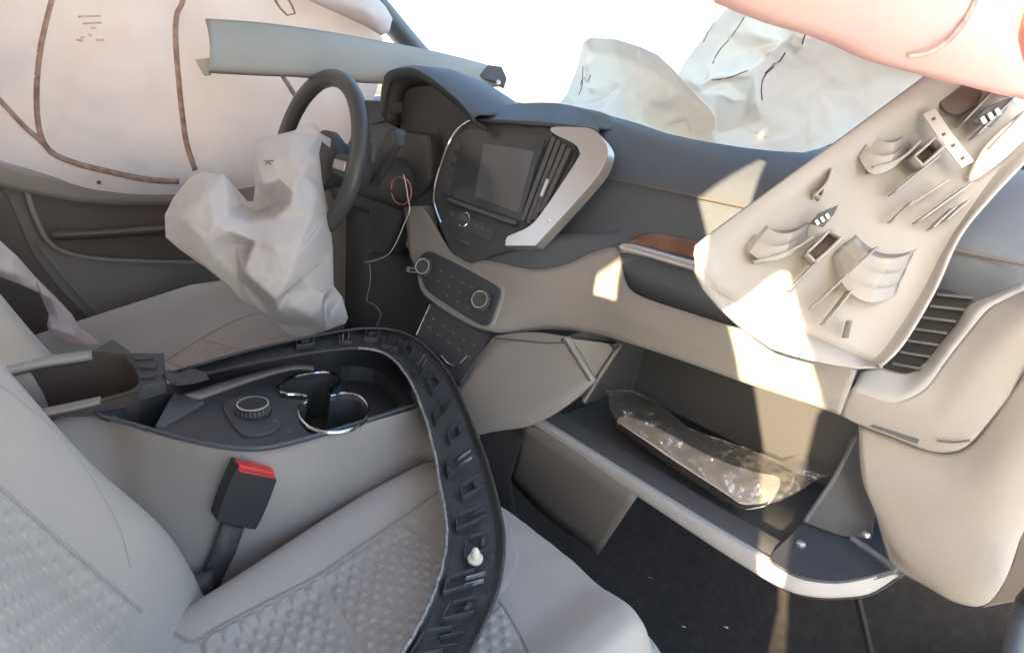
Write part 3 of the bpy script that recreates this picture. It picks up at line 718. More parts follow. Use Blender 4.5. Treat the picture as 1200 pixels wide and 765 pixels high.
cloth('torn_foam', [(190, 440), (196, 433), (212, 436), (222, 430), (240, 436), (246, 444), (225, 450), (205, 452)], [(215, 441, .006), (230, 441, .004)], lift(BZ, .0), 'rubber', cons, thick=.01, cuts=3, wr=.005, wsc=140, rim=6)

# ================================================================== seats
def front_y(u): return .565-.055*min(1, abs(u))**3
def cushion_z(u, y):
    """u = -1..1 across the cushion, y along the car"""
    z = .345+.026*ss(.45, .80, abs(u))-.045*max(0, .42-y)
    z -= .075*max(0, (abs(u)-.84)/.16)**2
    f = front_y(u); z -= .13*ss(f-.13, f, y)**1.6
    return z
SEAT_W = .225
def seat(cx, label, quilt_seams, mirror):
    st = thing('bucket_seat', label, 'seat', 'front seats')
    N, M = 46, 54; rows = []
    for j in range(M+1):
        row = []; wq = SEAT_W
        for i in range(N+1):
            u = -1+2*i/N
            uu = math.copysign(abs(u)**.9, u)
            y = -.16+(front_y(uu)+.16)*j/M
            sh = .055*(1-ss(-.02, .42, y))*(1-u)/2 if cx > 0 else 0
            row.append(V((cx+uu*wq+sh, y, cushion_z(uu, y)+(.055+.03*ss(.45, .85, -uu)-.20*max(0, .30-y) if cx < 0 else -.05*max(0, .30-y))+.0016*noise.noise(V((cx+uu, y, 0))*9))))
        rows.append(row)
    skirt = []
    full = []
    for row in rows:
        a, b = row[0], row[-1]
        full.append([a+V((-.002, 0, -.16)), a+V((-.012, 0, -.05))]+row+[b+V((.012, 0, -.05)), b+V((.002, 0, -.16))])
    full.append([V((p.x, p.y+.012, p.z-.03)) for p in full[-1]]); full.append([V((p.x, p.y-.03, min(p.z, .20)-.08)) for p in full[-1]])
    st['_c'] = 0; del st['_c']; global CUSH
    CUSH = loft('cushion', full, 'fabric', st, ang=60)
    return st
seatp = seat(.375, 'light grey passenger seat with quilted middle, nearest the viewer', None, 1)
def seat_surf(cx):
    def g(p):
        wq = SEAT_W; u = (p.x-cx)/wq
        return p.z-cushion_z(max(-1, min(1, u)), p.y)
    return onF(g, .35, 1.7, 60)
SP = on_mesh([CUSH], seat_surf(.375))
def bump(p): return .0016*max(0, math.sin(p.x*2*math.pi/.022)*math.sin((p.y-.5*p.z)*2*math.pi/.017))**.6 if True else 0
def quilt(name, A, B, s, par, n, m, puff=.006, quilted=True, mt='fabric_quilt', ax='xy'):
    a = resamp(A, n, True); b = resamp(B, n, True); cs = []
    for j in range(m+1):
        t = j/m; row = []
        for i, (p, q) in enumerate(zip(a, b)):
            x, y = lerp(p[0], q[0], t), lerp(p[1], q[1], t); pt = s(x, y)
            e = min(min(i, n-1-i)/n*2*6, min(j, m-j)/m*2*6, 1); e = 1-(1-e)**2
            d = (CAM-pt).normalized()
            k = 0
            if quilted:
                u1 = pt.x*2*math.pi/.025; v1 = ((pt.y if ax == 'xy' else pt.z))*2*math.pi/.019
                k = (.0038 if ax == 'xy' else .0044)*max(0, math.sin(u1)*math.sin(v1))**.7
            row.append(pt+V((0, 0, 1))*(puff*e-.003)*.6+d*((puff*e-.003)*.4+k*e))
        cs.append(row)
    return loft(name, cs, mt, par, thick=.004, ang=180)
quilt('seat_insert', [(228, 752), (262, 732), (318, 703), (374, 674)], [(250, 830), (330, 830), (395, 830), (440, 800)], SP, seatp, 150, 110)
quilt('seat_insert', [(374, 674), (420, 642), (472, 607)], [(440, 800), (520, 750), (590, 705)], SP, seatp, 130, 170)
quilt('front_insert', [(472, 607), (500, 588), (530, 572), (560, 575)], [(590, 705), (600, 690), (612, 660), (600, 620)], SP, seatp, 30, 30, .004, False, 'fabric')
quilt('seat_insert', [(440, 800), (520, 750), (590, 705)], [(480, 850), (560, 820), (625, 775)], SP, seatp, 120, 80)
tube('seam', [p+V((0, 0, .0005)) for p in P([(185, 735), (205, 742), (228, 752), (262, 732), (318, 703), (374, 674), (420, 642), (472, 607), (515, 577)], SP, 60)], .0018, 'thread', seatp, seg=6)
tube('seam', P([(585, 703), (605, 735), (628, 780)], SP, 20), .0018, 'thread', seatp, seg=6)
plate('side_valance', [V((.585, .34, .305)), V((.585, .47, .28)), V((.575, .50, .16)), V((.59, .20, .12)), V((.60, .20, .28))], .02, 'fabric_side', seatp, nrm=(1, 0, 0), bevel=.006)

def back_y(cx, x, z):
    u = (x-cx)/.235
    b = .055 if u < 0 else .022
    y = .05-.40*(z-.38)-.052
    y += b*ss(.30, .80, abs(u))
    y -= .09*max(0, (abs(u)-.86)/.14)**2*(.5 if u > 0 else 1)
    if u < 0: y += .014*ss(.35, .85, abs(u))*math.exp(-((z-.40)/.09)**2)
    return y
def backrest(cx, st, mirror=1):
    rows = []
    N = 44; M = 40
    for j in range(M+1):
        z = .26+.705*j/M; row = []
        wq = .235*(1-.16*ss(.70, .97, z)); 
        for i in range(N+1):
            u = -1+2*i/N; x = cx+u*wq
            y = back_y(cx, cx+mirror*u*.235, z)
            row.append(V((x, y+.0015*noise.noise(V((x, z, 1))*8), z)))
        k = .5*ss(.80, .92, z)
        row = [V((p.x, p.y-.05*k*k, p.z)) for p in row]
        b = [V((row[-1].x, row[-1].y-.06, z)), V((row[-1].x-.03, row[-1].y-.13, z)), V((row[0].x+.03, row[0].y-.13, z)), V((row[0].x, row[0].y-.06, z))]
        rows.append(row+b)
    o = loft('backrest', rows, 'fabric', st, closed=True, caps=True, ang=60)
    hz = 1.02; hy = back_y(cx, cx, .92)-.06
    box('headrest', (cx, hy-.02, hz), (.13, 0, 0), (0, .05, 0), (0, -.03, .075), 'fabric', st, bevel=.03)
    for s in (-1, 1): tube('headrest_post', [(cx+s*.06, hy, .90), (cx+s*.06, hy-.015, .97)], .006, 'chrome', st)
    return o
BR = backrest(.375, seatp)
SB = onF(lambda p: p.y-back_y(.375, p.x, p.z) if .14 < p.x < .62 else 1, .10, .9, 120)
def SBs(px, py):
    # solve from inside the seat outwards so the inner bolster is met
    d = ray(px, py); best = None
    for i in range(160):
        t = .30+.45*i/160; p = CAM+d*t; q = CAM+d*(t+.45/160)
        g1 = p.y-back_y(.375, p.x, p.z); g2 = q.y-back_y(.375, q.x, q.z)
        if g1*g2 <= 0: return p+(q-p)*(g1/(g1-g2))
    return CAM+d*.5
SBs = on_mesh([BR], SBs)
quilt('back_insert', [(-30, 545), (0, 572), (60, 625), (110, 668), (166, 716)], [(-30, 790), (0, 800), (50, 800), (100, 800), (150, 800)], SBs, seatp, 170, 150, .006, True, 'fabric_quilt', 'xz')
tube('seam', P([(-30, 545), (0, 572), (60, 625), (110, 668), (166, 716)], SBs, 40), .0018, 'thread', seatp, seg=6)
tube('seam', P([(0, 452), (30, 475), (70, 512), (112, 568), (140, 620), (152, 665)], SBs, 40), .0010, 'thread', seatp, seg=5)

seatd = seat(-.375, 'light grey driver seat beyond the centre console, under the limp airbag', None, 1)
backrest(-.375, seatd, -1)
SD = on_mesh([CUSH], seat_surf(-.375))
quilt('seat_insert', [(192, 425), (215, 410), (235, 398)], [(235, 440), (262, 428), (290, 412)], SD, seatd, 50, 40)
quilt('front_insert', [(235, 398), (280, 374), (330, 360)], [(290, 412), (340, 400), (380, 390)], SD, seatd, 20, 20, .004, False, 'fabric')
tube('seam', P([(150, 450), (192, 425), (235, 398), (280, 374), (330, 360)], SD, 40), .0018, 'thread', seatd, seg=6)
tube('seam', P([(235, 398), (262, 405), (290, 414)], SD, 14), .0015, 'thread', seatd, seg=6)

# ================================================================== driver door
door = thing('door_lining', 'brown and beige driver door lining below the hanging curtain airbag', 'door')
DX = onX(-.72)
loft('door_panel', [[V((-.73+.012*math.sin(6*y), y, z)) for y in [-.35+1.25*i/24 for i in range(25)]] for z in [.06+.63*j/18 for j in range(19)]], 'beige_dark', door, thick=.03)
ruled('upper_trim', [(-40, 178), (60, 206), (130, 208), (260, 215)], [(-40, 210), (60, 232), (130, 240), (260, 240)], onX(-.70), 'beige_dark', door, n=16, m=4, thick=.02)
plate('armrest_recess', P(cr([(31, 219), (38, 207), (60, 203), (260, 210), (260, 210), (260, 305), (212, 304), (140, 302), (82, 296), (55, 280), (40, 252)], 4, True), onX(-.712)), .02, 'brown_trim', door, bevel=.006)
ruled('armrest', [(60, 272), (130, 268), (260, 258)], [(66, 282), (130, 279), (260, 270)], onX(-.69), 'brown_trim', door, n=16, m=4, bulge=.012, thick=.02)
fr2 = [(42, 206), (31, 219), (41, 254), (57, 283), (84, 298), (140, 305), (262, 308)]
plate('rear_edge', P(cr([(-30, 205), (2, 222), (20, 255), (40, 300), (75, 345), (120, 398), (60, 430), (-30, 420)], 3, True), onX(-.705)), .02, 'brown_trim', door, bevel=.006)
tube('recess_edge', P(fr2, onX(-.706), 40), .005, 'beige', door)
tube('pocket_edge', P([(44, 285), (80, 330), (110, 363), (150, 402)], onX(-.700), 20), .003, 'beige_dark', door)

# ================================================================== steering wheel
wh = thing('steering_wheel', 'dark leather steering wheel seen nearly edge on above the limp airbag', 'steering wheel')
WC = V((-.363, .497, .757)); WR = .160; tilt = math.radians(14)
wx = V((1, 0, 0)); wy = V((0, math.sin(tilt), math.cos(tilt))); wn = V((0, -math.cos(tilt), math.sin(tilt)))
tube('rim', [WC+wx*WR*math.sin(a)+wy*WR*math.cos(a) for a in [2*math.pi*i/64 for i in range(64)]], .0165, 'leather', wh, closed=True, seg=16)
lathe('hub', WC-wn*.045, wn, [(.05, 0), (.062, .02), (.06, .035), (.03, .042)], 'black', wh)
for a0 in (90, 180, 270):
    a = math.radians(a0); d = wx*math.sin(a)+wy*math.cos(a); s = wn.cross(d)
    p0 = WC+d*.05-wn*.02; p1 = WC+d*.150
    box('spoke', (p0+p1)/2, (p1-p0)/2, s*.022, wn*.008, 'charcoal', wh, bevel=.006)
    if a0 == 90: box('spoke_trim', (p0+p1)/2+wn*.010, (p1-p0)*.35, s*.010, wn*.003, 'silver', wh, bevel=.002)
tube('steering_column', [WC-wn*.03, WC-wn*.27], [.045, .06], 'black', wh, seg=16)
stalk = tube('wiper_stalk', P(cr([(440, 215), (452, 195), (462, 175), (467, 166)], 4), onY(.60)), .009, 'black', wh)
lathe('stalk_tip', onY(.60)(468, 163), (.3, -.2, 1), [(.009, -.012), (.013, -.008), (.013, .012), (.010, .016), (.001, .017)], 'charcoal', stalk, seg=16)
box('switch_pod', onY(.58)(437, 178), (.006, 0, 0), (0, .006, 0), (0, .0, .022), 'charcoal', wh)

# ================================================================== loose wires below the column
def wire(name, pts, s, r, mt, label):
    o = tube(name, P(cr(pts, 6), s), r, mt); return tag(o, label, 'wire')
wire('red_wire', [(459, 222), (460, 213), (468, 208), (478, 212), (482, 224), (480, 234), (472, 240), (463, 236), (459, 227)], onY(.60), .0012, 'wire_red', 'thin red wire loop hanging left of the centre screen')
wire('white_wire', [(473, 205), (476, 218), (478, 232), (480, 246), (474, 262), (464, 285), (455, 298), (440, 305), (428, 307)], onY(.595), .0010, 'wire_white', 'pale thin wire trailing down from the red wire loop')
wire('dark_cable', [(433, 310), (434, 330), (430, 352), (440, 358), (446, 370), (440, 384)], onY(.62), .0011, 'thread', 'grey cable dangling behind the steering wheel above the black molding')
pc = thing('pedal', 'small dark pedal with a bright edge in the driver footwell', 'pedal')
PS = onY(.85)
plate('pedal_pad', P([(424, 346), (434, 352), (438, 366), (427, 362)], PS), .01, 'charcoal', pc)
tube('pedal_arm', P([(431, 358), (442, 350), (446, 342)], PS, 8), .006, 'black', pc)

# ================================================================== limp driver airbag
drag = thing('driver_airbag', 'limp crumpled white airbag hanging from the steering wheel', 'airbag', 'deployed airbags')
DA = onP((-.30, .36, .65), (.93, -.30, .20))
cloth('bag', [(193, 252, 0), (203, 232, .01), (222, 208, .015), (236, 202, .02), (262, 204, .03), (278, 222, .0), (290, 236, -.01), (297, 236, -.01), (299, 215, .01), (296, 190, .01), (298, 170, .01), (304, 162, .005), (325, 158, .01), (345, 153, .015), (364, 143, .01), (370, 145, .005), (375, 156, .0), (388, 163, -.01), (387, 174, -.01), (377, 166, .0), (374, 180, .01), (378, 215, .01), (386, 250, .01), (390, 290, .01), (391, 335, .015), (401, 348, .012), (408, 372, .01), (405, 379, .01), (383, 387, .015), (350, 397, .0), (338, 394, .0), (320, 377, .0), (300, 364, .0), (282, 352, .0), (268, 335, .01), (240, 313, .01), (210, 292, .01), (194, 278, .01)],
    [(312, 231, -.02), (326, 236, -.005), (322, 224, .005), (372, 270, .06), (380, 255, .035), (366, 250, .06), (372, 190, .035), (370, 221, .045), (352, 200, .055), (312, 180, .03), (214, 256, .055), (236, 279, .065), (228, 232, .05), (245, 225, .055), (250, 262, .07), (222, 285, .04), (250, 300, .045), (282, 330, .03), (304, 350, .03), (334, 346, .05), (372, 311, .05), (365, 340, .055), (350, 384, .02), (310, 310, .08), (330, 320, .087), (360, 175, .03), (320, 190, .04), (388, 370, .02)],
    DA, 'nylon_white', drag, thick=.045, cuts=6, it=2, fac=.35, rim=24, wr=.0007, wsc=70, gain=1.45, creases=46, camp=.005, cw=3.0, clen=60, jag=1.0, seed=2,
    lines=[[(262, 204, .03), (267, 228, .05), (265, 252, .06), (268, 270, .07)], [(278, 222, .0), (286, 241, -.005), (301, 248, -.01), (316, 243, -.02)],
           [(268, 270, .07), (292, 260, .055), (323, 254, .06), (340, 239, .07), (343, 225, .065), (328, 210, .05), (309, 215, .04), (303, 195, .03), (298, 170, .01)],
           [(268, 270, .07), (299, 281, .075), (323, 286, .085), (347, 300, .09), (380, 255, .035)], [(276, 286, .03), (294, 290, .028)],
           [(299, 281, .075), (285, 318, .075), (323, 351, .088), (347, 300, .09)], [(389, 299, .02), (357, 324, .068), (323, 351, .088)],
           [(345, 153, .015), (338, 182, .045), (330, 209, .05)], [(276, 286, .03), (279, 325, .028), (296, 356, .02), (320, 377, .0)], [(194, 278, .01), (231, 303, .03), (268, 335, .01)],
           [(326, 364, .045), (345, 360, .06), (362, 370, .05), (377, 362, .045), (391, 335, .015)], [(380, 345, .05), (383, 387, .015)], [(214, 256, .055), (236, 279, .065), (250, 284, .06)], [(222, 208, .015), (228, 232, .05), (214, 256, .055)]])
for pts in ([(311, 193), (316, 188), (322, 190), (326, 196), (332, 197)], [(310, 188), (318, 193), (324, 200)]):
    ribbon('loose_thread', pts, lift(DA, .058), 1.1, 'seam_dark', drag, e=.0)

# ================================================================== curtain airbag on the driver's side
curl = thing('curtain_airbag', 'wide pinkish white curtain airbag with brown seams over the driver window', 'airbag', 'deployed airbags')
def curt_x(p): return p.x+.655-.016*math.sin(p.y*5.2+.4)*ss(.55, .75, p.z)-.012*noise.noise(V((p.y*7, p.z*7, 3)))-.02*ss(.80, 1.2, p.z)
CL = onF(curt_x, .8, 1.9, 30)
drape('curtain', [(-150, 110), (-60, 165), (0, 188), (50, 203), (100, 220), (150, 227), (200, 228), (260, 225), (330, 210), (400, 180), (425, 150), (440, 110), (450, 60), (440, 20), (420, -40), (380, -130), (200, -190), (-60, -190), (-150, -160)],
    CL, 'nylon_curtain', curl, bulges=[(130, 90, 60, .03), (290, 90, 60, .03), (10, 60, 40, .02), (20, 150, 30, .01)],
    folds=[([(44, -10), (40, 60), (40, 120), (56, 176), (110, 200), (200, 216)], -.014, 12, 12), ([(208, -10), (206, 60), (214, 140), (228, 205)], -.014, 12, 12),
           ([(172, 160), (177, 178), (172, 200)], .010, 5, 10), ([(188, 172), (196, 190), (200, 206)], .010, 6, 10), ([(160, 178), (158, 196)], .008, 5, 8), ([(70, 130), (110, 150), (160, 158)], .008, 14, 20), ([(240, 130), (300, 136), (350, 120)], .010, 12, 20),
           ([(230, 170), (262, 160), (300, 170)], .008, 8, 16), ([(150, 30), (170, 70), (168, 120)], .008, 20, 14), ([(255, 100), (262, 150), (250, 200)], .008, 10, 14), ([(10, 160), (40, 188), (100, 210), (180, 222)], .006, 6, 14), ([(300, 176), (340, 160), (390, 150)], .010, 8, 14)],
    step=8, thick=0, soft=70, camp=.0045, seed=12, jag=.5)
CLs = lambda px, py: CL(px, py)
# rolled upper end by the pillar
cloth('rolled_end', [(345, -30), (360, 0), (400, 18), (430, 32), (447, 42), (456, 38), (460, 22), (452, 8), (430, -15), (400, -40)], [(400, 5, .03), (440, 22, .035), (425, 8, .04), (435, 36, .015), (448, 20, .03)], lift(CL, .06), 'side_pink', curl, thick=.05, cuts=3, it=3, rim=18)
SEAM = [(80, -180), (74, -90), (62, -8), (53, 30), (47, 60), (43, 100), (44, 140), (50, 165), (62, 180), (90, 192), (130, 202), (175, 211), (210, 213)]
def snap_ribbon(name, pts, ob, wpx, mt, par, e=.0012, th=.0004, fallback=None):
    """strip laid on the finished fabric: pixel path projected onto the mesh ob"""
    from mathutils.bvhtree import BVHTree
    bv = BVHTree.FromPolygons([v.co.copy() for v in ob.data.vertices], [tuple(p.vertices) for p in ob.data.polygons])
    def s(px, py):
        h = bv.ray_cast(CAM, ray(px, py).normalized())
        if h[0] is None: return (fallback or CL)(px, py)
        return h[0]
    return ribbon(name, pts, s, wpx, mt, par, e=e, th=th)
curt = [c for c in curl.children if c.name.startswith('curtain')][0]
snap_ribbon('seam', SEAM, curt, 7, 'seam_brown', curl)
snap_ribbon('seam', [(-130, 20), (-60, 62), (-10, 108), (0, 118), (15, 134), (30, 150), (44, 162), (56, 174)], curt, 6, 'seam_brown', curl, e=.0026)
snap_ribbon('seam', [(236, -180), (226, -90), (216, -6), (207, 18), (206, 50), (209, 90), (213, 130), (219, 170), (229, 200)], curt, 6.5, 'seam_brown', curl)
snap_ribbon('seam', [(322, 75), (335, 95), (348, 116), (356, 132)], curt, 5, 'seam_brown', curl)
snap_ribbon('seam', [(322, 0), (330, 12), (340, 20), (346, 16), (342, 6), (335, -4)], curt, 2.5, 'seam_brown', curl)
for (x0, y0, x1, y1) in ((92, 20, 118, 19), (97, 28, 119, 27), (94, 44, 99, 44), (104, 40, 107, 43), (112, 47, 122, 47), (106, 33, 112, 33), (90, 47, 97, 48)):
    snap_ribbon('printed_mark', [(x0, y0), ((x0+x1)/2, (y0+y1)/2), (x1, y1)], curt, 2.4, 'ink', curl, e=.0012, th=.0003)
lathe('eyelet', lift(CL, .03)(116, 214), (1, -.2, .2), [(.004, 0), (.004, .002), (.0015, .003)], 'seam_dark', curl, seg=12)

# ================================================================== loose pillar trim lying behind the wheel
trl = thing('pillar_trim', 'smooth grey-green windscreen pillar trim lying loose across the top of the steering wheel', 'trim', 'torn off pillar trims')
tt = [(241, 22), (300, 26), (370, 35), (440, 47), (500, 58), (550, 70), (578, 78)]
tb = [(244, 86), (300, 89), (350, 91), (400, 96), (455, 99), (540, 103), (588, 102)]
rowsA = []
n = 40
ta = resamp(tt, n); tbb = resamp(tb, n)
for k in range(17):
    v = k/16; row = []
    for i in range(n):
        f = i/(n-1)
        px = lerp(ta[i][0], tbb[i][0], v); py = lerp(ta[i][1], tbb[i][1], v)
        if i == 0: px += 6*math.sin(v*3.1)
        p = CAM+ray(px, py)*lerp(1.06, 1.46, f)
        bul = .024*(v/.26)**.8 if v < .26 else .024+.004*math.sin((v-.26)/.74*math.pi)-.010*((v-.26)/.74)**2-(.012*((v-.9)/.1) if v > .9 else 0)
        row.append(p+(CAM-p).normalized()*bul*lerp(1, .6, f))
    rowsA.append(row)
loft('shell', rowsA, 'pillar_grey', trl, thick=.004, ang=180)
plate('end_flange', P([(228, 70), (245, 68), (246, 87), (238, 88)], onD(1.06)), .006, 'pillar_grey', trl, bevel=.001)
plate('end_clip', P([(572, 76), (588, 78), (594, 92), (590, 103), (580, 96), (560, 90)], onD(1.42)), .01, 'charcoal', trl)
lathe('clip_pin', onD(1.40)(584, 98), (.5, -.5, .3), [(.006, 0), (.006, .006), (.002, .008)], 'silver', trl, seg=12)

# ================================================================== passenger airbag on the dash
pab = thing('passenger_airbag', 'large deflated cream airbag slumped over the passenger side of the dashboard', 'airbag', 'deployed airbags')
PA = onP((-.10, .93, .93), (-.17, -1, .10))
bag2 = cloth('cushion_fold', [(780, 125, -.03), (792, 92, -.03), (803, 72, -.02), (828, 38, -.02), (850, 12, -.02), (872, -6, -.02), (940, -20, 0), (1010, 10, 0), (1060, 40, .02), (1130, 80, .03), (1110, 110, .03), (1040, 140, .04), (960, 174, .05), (942, 179, .05), (905, 177, .05), (870, 173, .05), (838, 168, .04), (812, 150, 0)],
    [(840, 50, .02), (868, 20, .02), (820, 100, .0), (845, 110, .01), (915, 55, .035), (930, 40, .04), (860, 118, .02), (905, 95, .085), (930, 85, .10), (960, 75, .10), (1000, 65, .09), (960, 105, .11), (920, 118, .10), (895, 140, .09), (870, 140, .07), (850, 152, .065), (900, 162, .09), (940, 155, .10), (1000, 110, .10), (1050, 90, .08), (980, 40, .06), (955, 20, .05), (900, 20, .04), (880, 40, .015)],
    PA, 'nylon_cream', pab, thick=0, cuts=6, it=3, fac=.4, rim=40, wr=.0012, wsc=30, gain=1.25, creases=34, camp=.009, cw=5, clen=100, seed=5,
    lines=[[(922, 52, .05), (903, 68, .06), (893, 90, .07), (896, 124, .085)], [(917, 50, .02), (897, 68, .02), (886, 90, .02), (888, 122, .03)], [(875, 60, .04), (886, 57, .05), (908, 62, .05)], [(832, 93, .0), (855, 90, -.005), (880, 80, .01)], [(819, 110, .02), (836, 101, .025), (853, 96, .03)],
           [(837, 129, .03), (855, 124, .035), (876, 116, .04)], [(872, -6, .0), (848, 40, .03), (831, 72, .03), (826, 90, .02)], [(950, 28, .02), (942, 45, .01), (939, 57, .03)], [(965, 46, .07), (948, 54, .065), (933, 64, .07)], [(840, 158, .07), (868, 150, .085), (905, 165, .10)]])
bag1 = cloth('cushion_fold', [(656, 121, .0), (664, 110, .0), (676, 80, .01), (683, 50, .01), (692, 44, .0), (722, 46, .0), (748, 54, .0), (770, 64, .0), (790, 82, .01), (800, 95, .02), (816, 112, .03), (832, 128, .04), (842, 146, .05), (838, 168, .05), (810, 163, .05), (780, 156, .045), (745, 144, .04), (705, 133, .02), (676, 125, .01)],
    [(720, 65, .07), (745, 75, .08), (730, 100, .09), (765, 85, .08), (755, 120, .09), (785, 130, .085), (805, 142, .085), (700, 122, .06), (740, 135, .08), (780, 148, .085)],
    PA, 'nylon_cream', pab, thick=0, cuts=6, it=3, fac=.4, rim=30, wr=.001, wsc=35, gain=1.15, creases=22, camp=.006, cw=4, clen=80, seed=3,
    lines=[[(687, 50, .04), (684, 75, .045), (688, 105, .05), (678, 122, .02)], [(695, 62, .035), (692, 80, .035), (693, 100, .04), (699, 116, .05)], [(779, 84, .06), (786, 100, .065), (781, 118, .07)], [(800, 110, .06), (803, 135, .07), (811, 160, .06)], [(821, 128, .05), (822, 146, .06), (816, 162, .055)], [(752, 60, .05), (786, 86, .055), (812, 116, .055), (836, 146, .06)]])
for pts, ob, wd in (([(893, 118), (892, 108), (894, 92), (902, 82), (912, 74), (920, 62)], bag2, 2.0), ([(940, 52), (943, 42), (946, 36)], bag2, 2.4), ([(835, 75), (842, 60), (858, 42), (876, 14)], bag2, 1.2), ([(819, 48), (826, 34), (838, 16)], bag2, .9), ([(824, 50), (832, 34), (842, 20)], bag2, .9), ([(834, 94), (852, 92), (876, 83)], bag2, 1.6), ([(680, 100), (684, 90), (688, 98), (692, 88)], bag1, 1.0), ([(678, 112), (682, 100), (683, 78)], bag1, 1.0), ([(896, 86), (908, 74)], bag2, 1.0)):
    snap_ribbon('stitch_line', pts, ob, wd*.7, 'seam_dark', pab, e=.0015, th=.0006, fallback=PA)

# ================================================================== curtain airbag on the passenger side (near the lens, upper right)
curr = thing('curtain_airbag', 'salmon pink curtain airbag draping into the top right corner', 'airbag', 'deployed airbags')
low = P([(866, -16), (882, 2), (905, 13), (950, 29), (990, 42), (1030, 57), (1070, 73), (1110, 88), (1150, 99), (1200, 107), (1260, 112)], onX(.69))
low = [V((.69, -.16, 1.30)), V((.69, -.145, 1.10)), V((.69, -.125, .955)), V((.69, -.04, .940)), V((.69, .03, .942)), V((.69, .075, .948))]+low+[V((.70, .80, 1.00)), V((.71, .86, 1.04))]  # rear points out of view, shaped to shade the hanging trim
n = 60; lo = [V(p) for p in resamp([tuple(p) for p in low], n)]
rowsC = []
for k in range(12):
    v = k/11; row = []
    for i, p in enumerate(lo):
        top_ = V((.672, p.y, 1.36-.30*ss(.5, .9, p.y)))
        q = lerp(p, top_, v)
        q = q+V((-.03*ss(.12, .35, p.y)*math.sin(v*math.pi)*(.7+.5*math.sin(p.y*11)), 0, 0))+V((1, 0, 0))*.010*ss(.1, .25, p.y)*noise.noise(V((p.y*13, q.z*10, 0)))
        row.append(q)
    rowsC.append(row)
cro = loft('curtain', rowsC, 'nylon_pink', curr, thick=.012)
snap_ribbon('seam', [(1066, 66), (1085, 64), (1105, 54), (1122, 38), (1136, 18), (1146, -4)], cro, 5, 'seam_brown', curr, e=.007, th=.0008, fallback=onX(.66))

# ================================================================== hanging pillar trim, inside towards the viewer
trr = thing('pillar_trim', 'pale pillar trim hanging loose at the right with its ribbed back showing', 'trim', 'torn off pillar trims')
HN = V((.42, -.86, .30)).normalized(); HP = V((.60, .585, .72))
def HS(e): return onP(HP+HN*e, HN)
# stations up the length: left rim, left root, floor, right root, right rim
LR = [(815, 300), (817, 288), (880, 241), (950, 190), (1020, 139), (1093, 85), (1135, 52)]
LF = [(842, 345), (852, 324), (912, 277), (980, 226), (1048, 174), (1118, 122), (1160, 90)]
RF = [(1020, 424), (1040, 404), (1078, 346), (1112, 282), (1150, 226), (1185, 180), (1215, 145)]
RR = [(1030, 428), (1056, 402), (1092, 342), (1122, 277), (1160, 230), (1200, 188), (1235, 150)]
n = 30; q = [resamp(c, n, True) for c in (LR, LF, RF, RR)]
floorS = HS(0); rows = []
for c, e in ((q[0], .044), ([(lerp(a[0], b[0], .5), lerp(a[1], b[1], .5)) for a, b in zip(q[0], q[1])], .022), (q[1], .0)):
    rows.append([HS(e)(*p) for p in c])
for t in (.12, .3, .5, .7, .88):
    rows.append([HS(-.006*math.sin(t*math.pi))(lerp(a[0], b[0], t), lerp(a[1], b[1], t)) for a, b in zip(q[1], q[2])])
rows.append([HS(0)(*p) for p in q[2]]); rows.append([HS(.008)(*lerp(V(a), V(b), .6)) for a, b in zip(q[2], q[3])]); rows.append([HS(.020)(*p) for p in q[3]])
rows = [[r[i] for r in rows] for i in range(n)]
loft('shell', rows, 'pillar_back', trr, thick=.003)
# lower end of the shell, rounded off
endA = [rows[0][i] for i in range(len(rows[0]))]
endB = P([(816, 316), (822, 335), (832, 349), (858, 374), (886, 396), (912, 412), (935, 417), (965, 425), (990, 428), (1012, 431), (1030, 428)], HS(.004), len(endA))
endB[0] = HS(.040)(815, 318); endB[-1] = HS(.018)(1034, 428)
loft('shell_end', [endA, [lerp(a, b, .5)+HN*-.003 for a, b in zip(endA, endB)], endB], 'pillar_back', trr, thick=.003)
def rib(name, pts, h, th=.0024, e=0, mt='pillar_back'):
    h *= 1.5
    a = P(cr(pts, 5), HS(e)); A = a; B = [p+HN*h for p in a]
    return loft(name, [A, B], mt, trr, thick=th, off=0)
# saddle ribs: curved webs, stepped
def saddle(arcs, h, n=18):
    """moulded clip tower: stepped curved webs joined into one body"""
    def PH(a, e):
        return [HS(-.003+(e+.003)*min(1, 3.2*i/(n-1)+.05, 3.2*(1-i/(n-1))+.05))(*p) for i, p in enumerate(resamp(a, n))]
    rows = [P(arcs[0], HS(-.003), n), PH(arcs[0], h)]
    for k, a in enumerate(arcs[1:]):
        hk = h*(1-.16*(k+1)); rows += [PH(a, hk+.008), PH(a, hk)]
    rows.append(P([(x+5, y-5) for x, y in arcs[-1]], HS(-.003), n))
    return loft('clip_tower', rows, 'pillar_back', trr, thick=.002, ang=30)
saddle([[(870, 264), (874, 290), (896, 306), (924, 300), (948, 282)], [(880, 256), (886, 276), (902, 288), (924, 286), (946, 272)], [(892, 246), (897, 262), (911, 273), (930, 272), (950, 260)]], .020)
saddle([[(1006, 150), (1006, 182), (1022, 204), (1048, 196), (1070, 174)], [(1014, 144), (1015, 168), (1028, 182), (1048, 180), (1066, 165)], [(1024, 138), (1026, 156), (1036, 166), (1050, 166), (1064, 156)]], .020)
saddle([[(976, 300), (986, 330), (1006, 350), (1030, 354), (1050, 346)], [(980, 294), (990, 316), (1010, 334), (1034, 338), (1054, 332)], [(988, 286), (1000, 304), (1020, 318), (1044, 320), (1062, 314)], [(998, 280), (1010, 292), (1030, 302), (1052, 302), (1070, 296)]], .018)
rib('rib', [(881, 309), (905, 303), (928, 294), (948, 281)], .016)
rib('rib', [(1015, 203), (1036, 198), (1054, 188), (1069, 173)], .016)
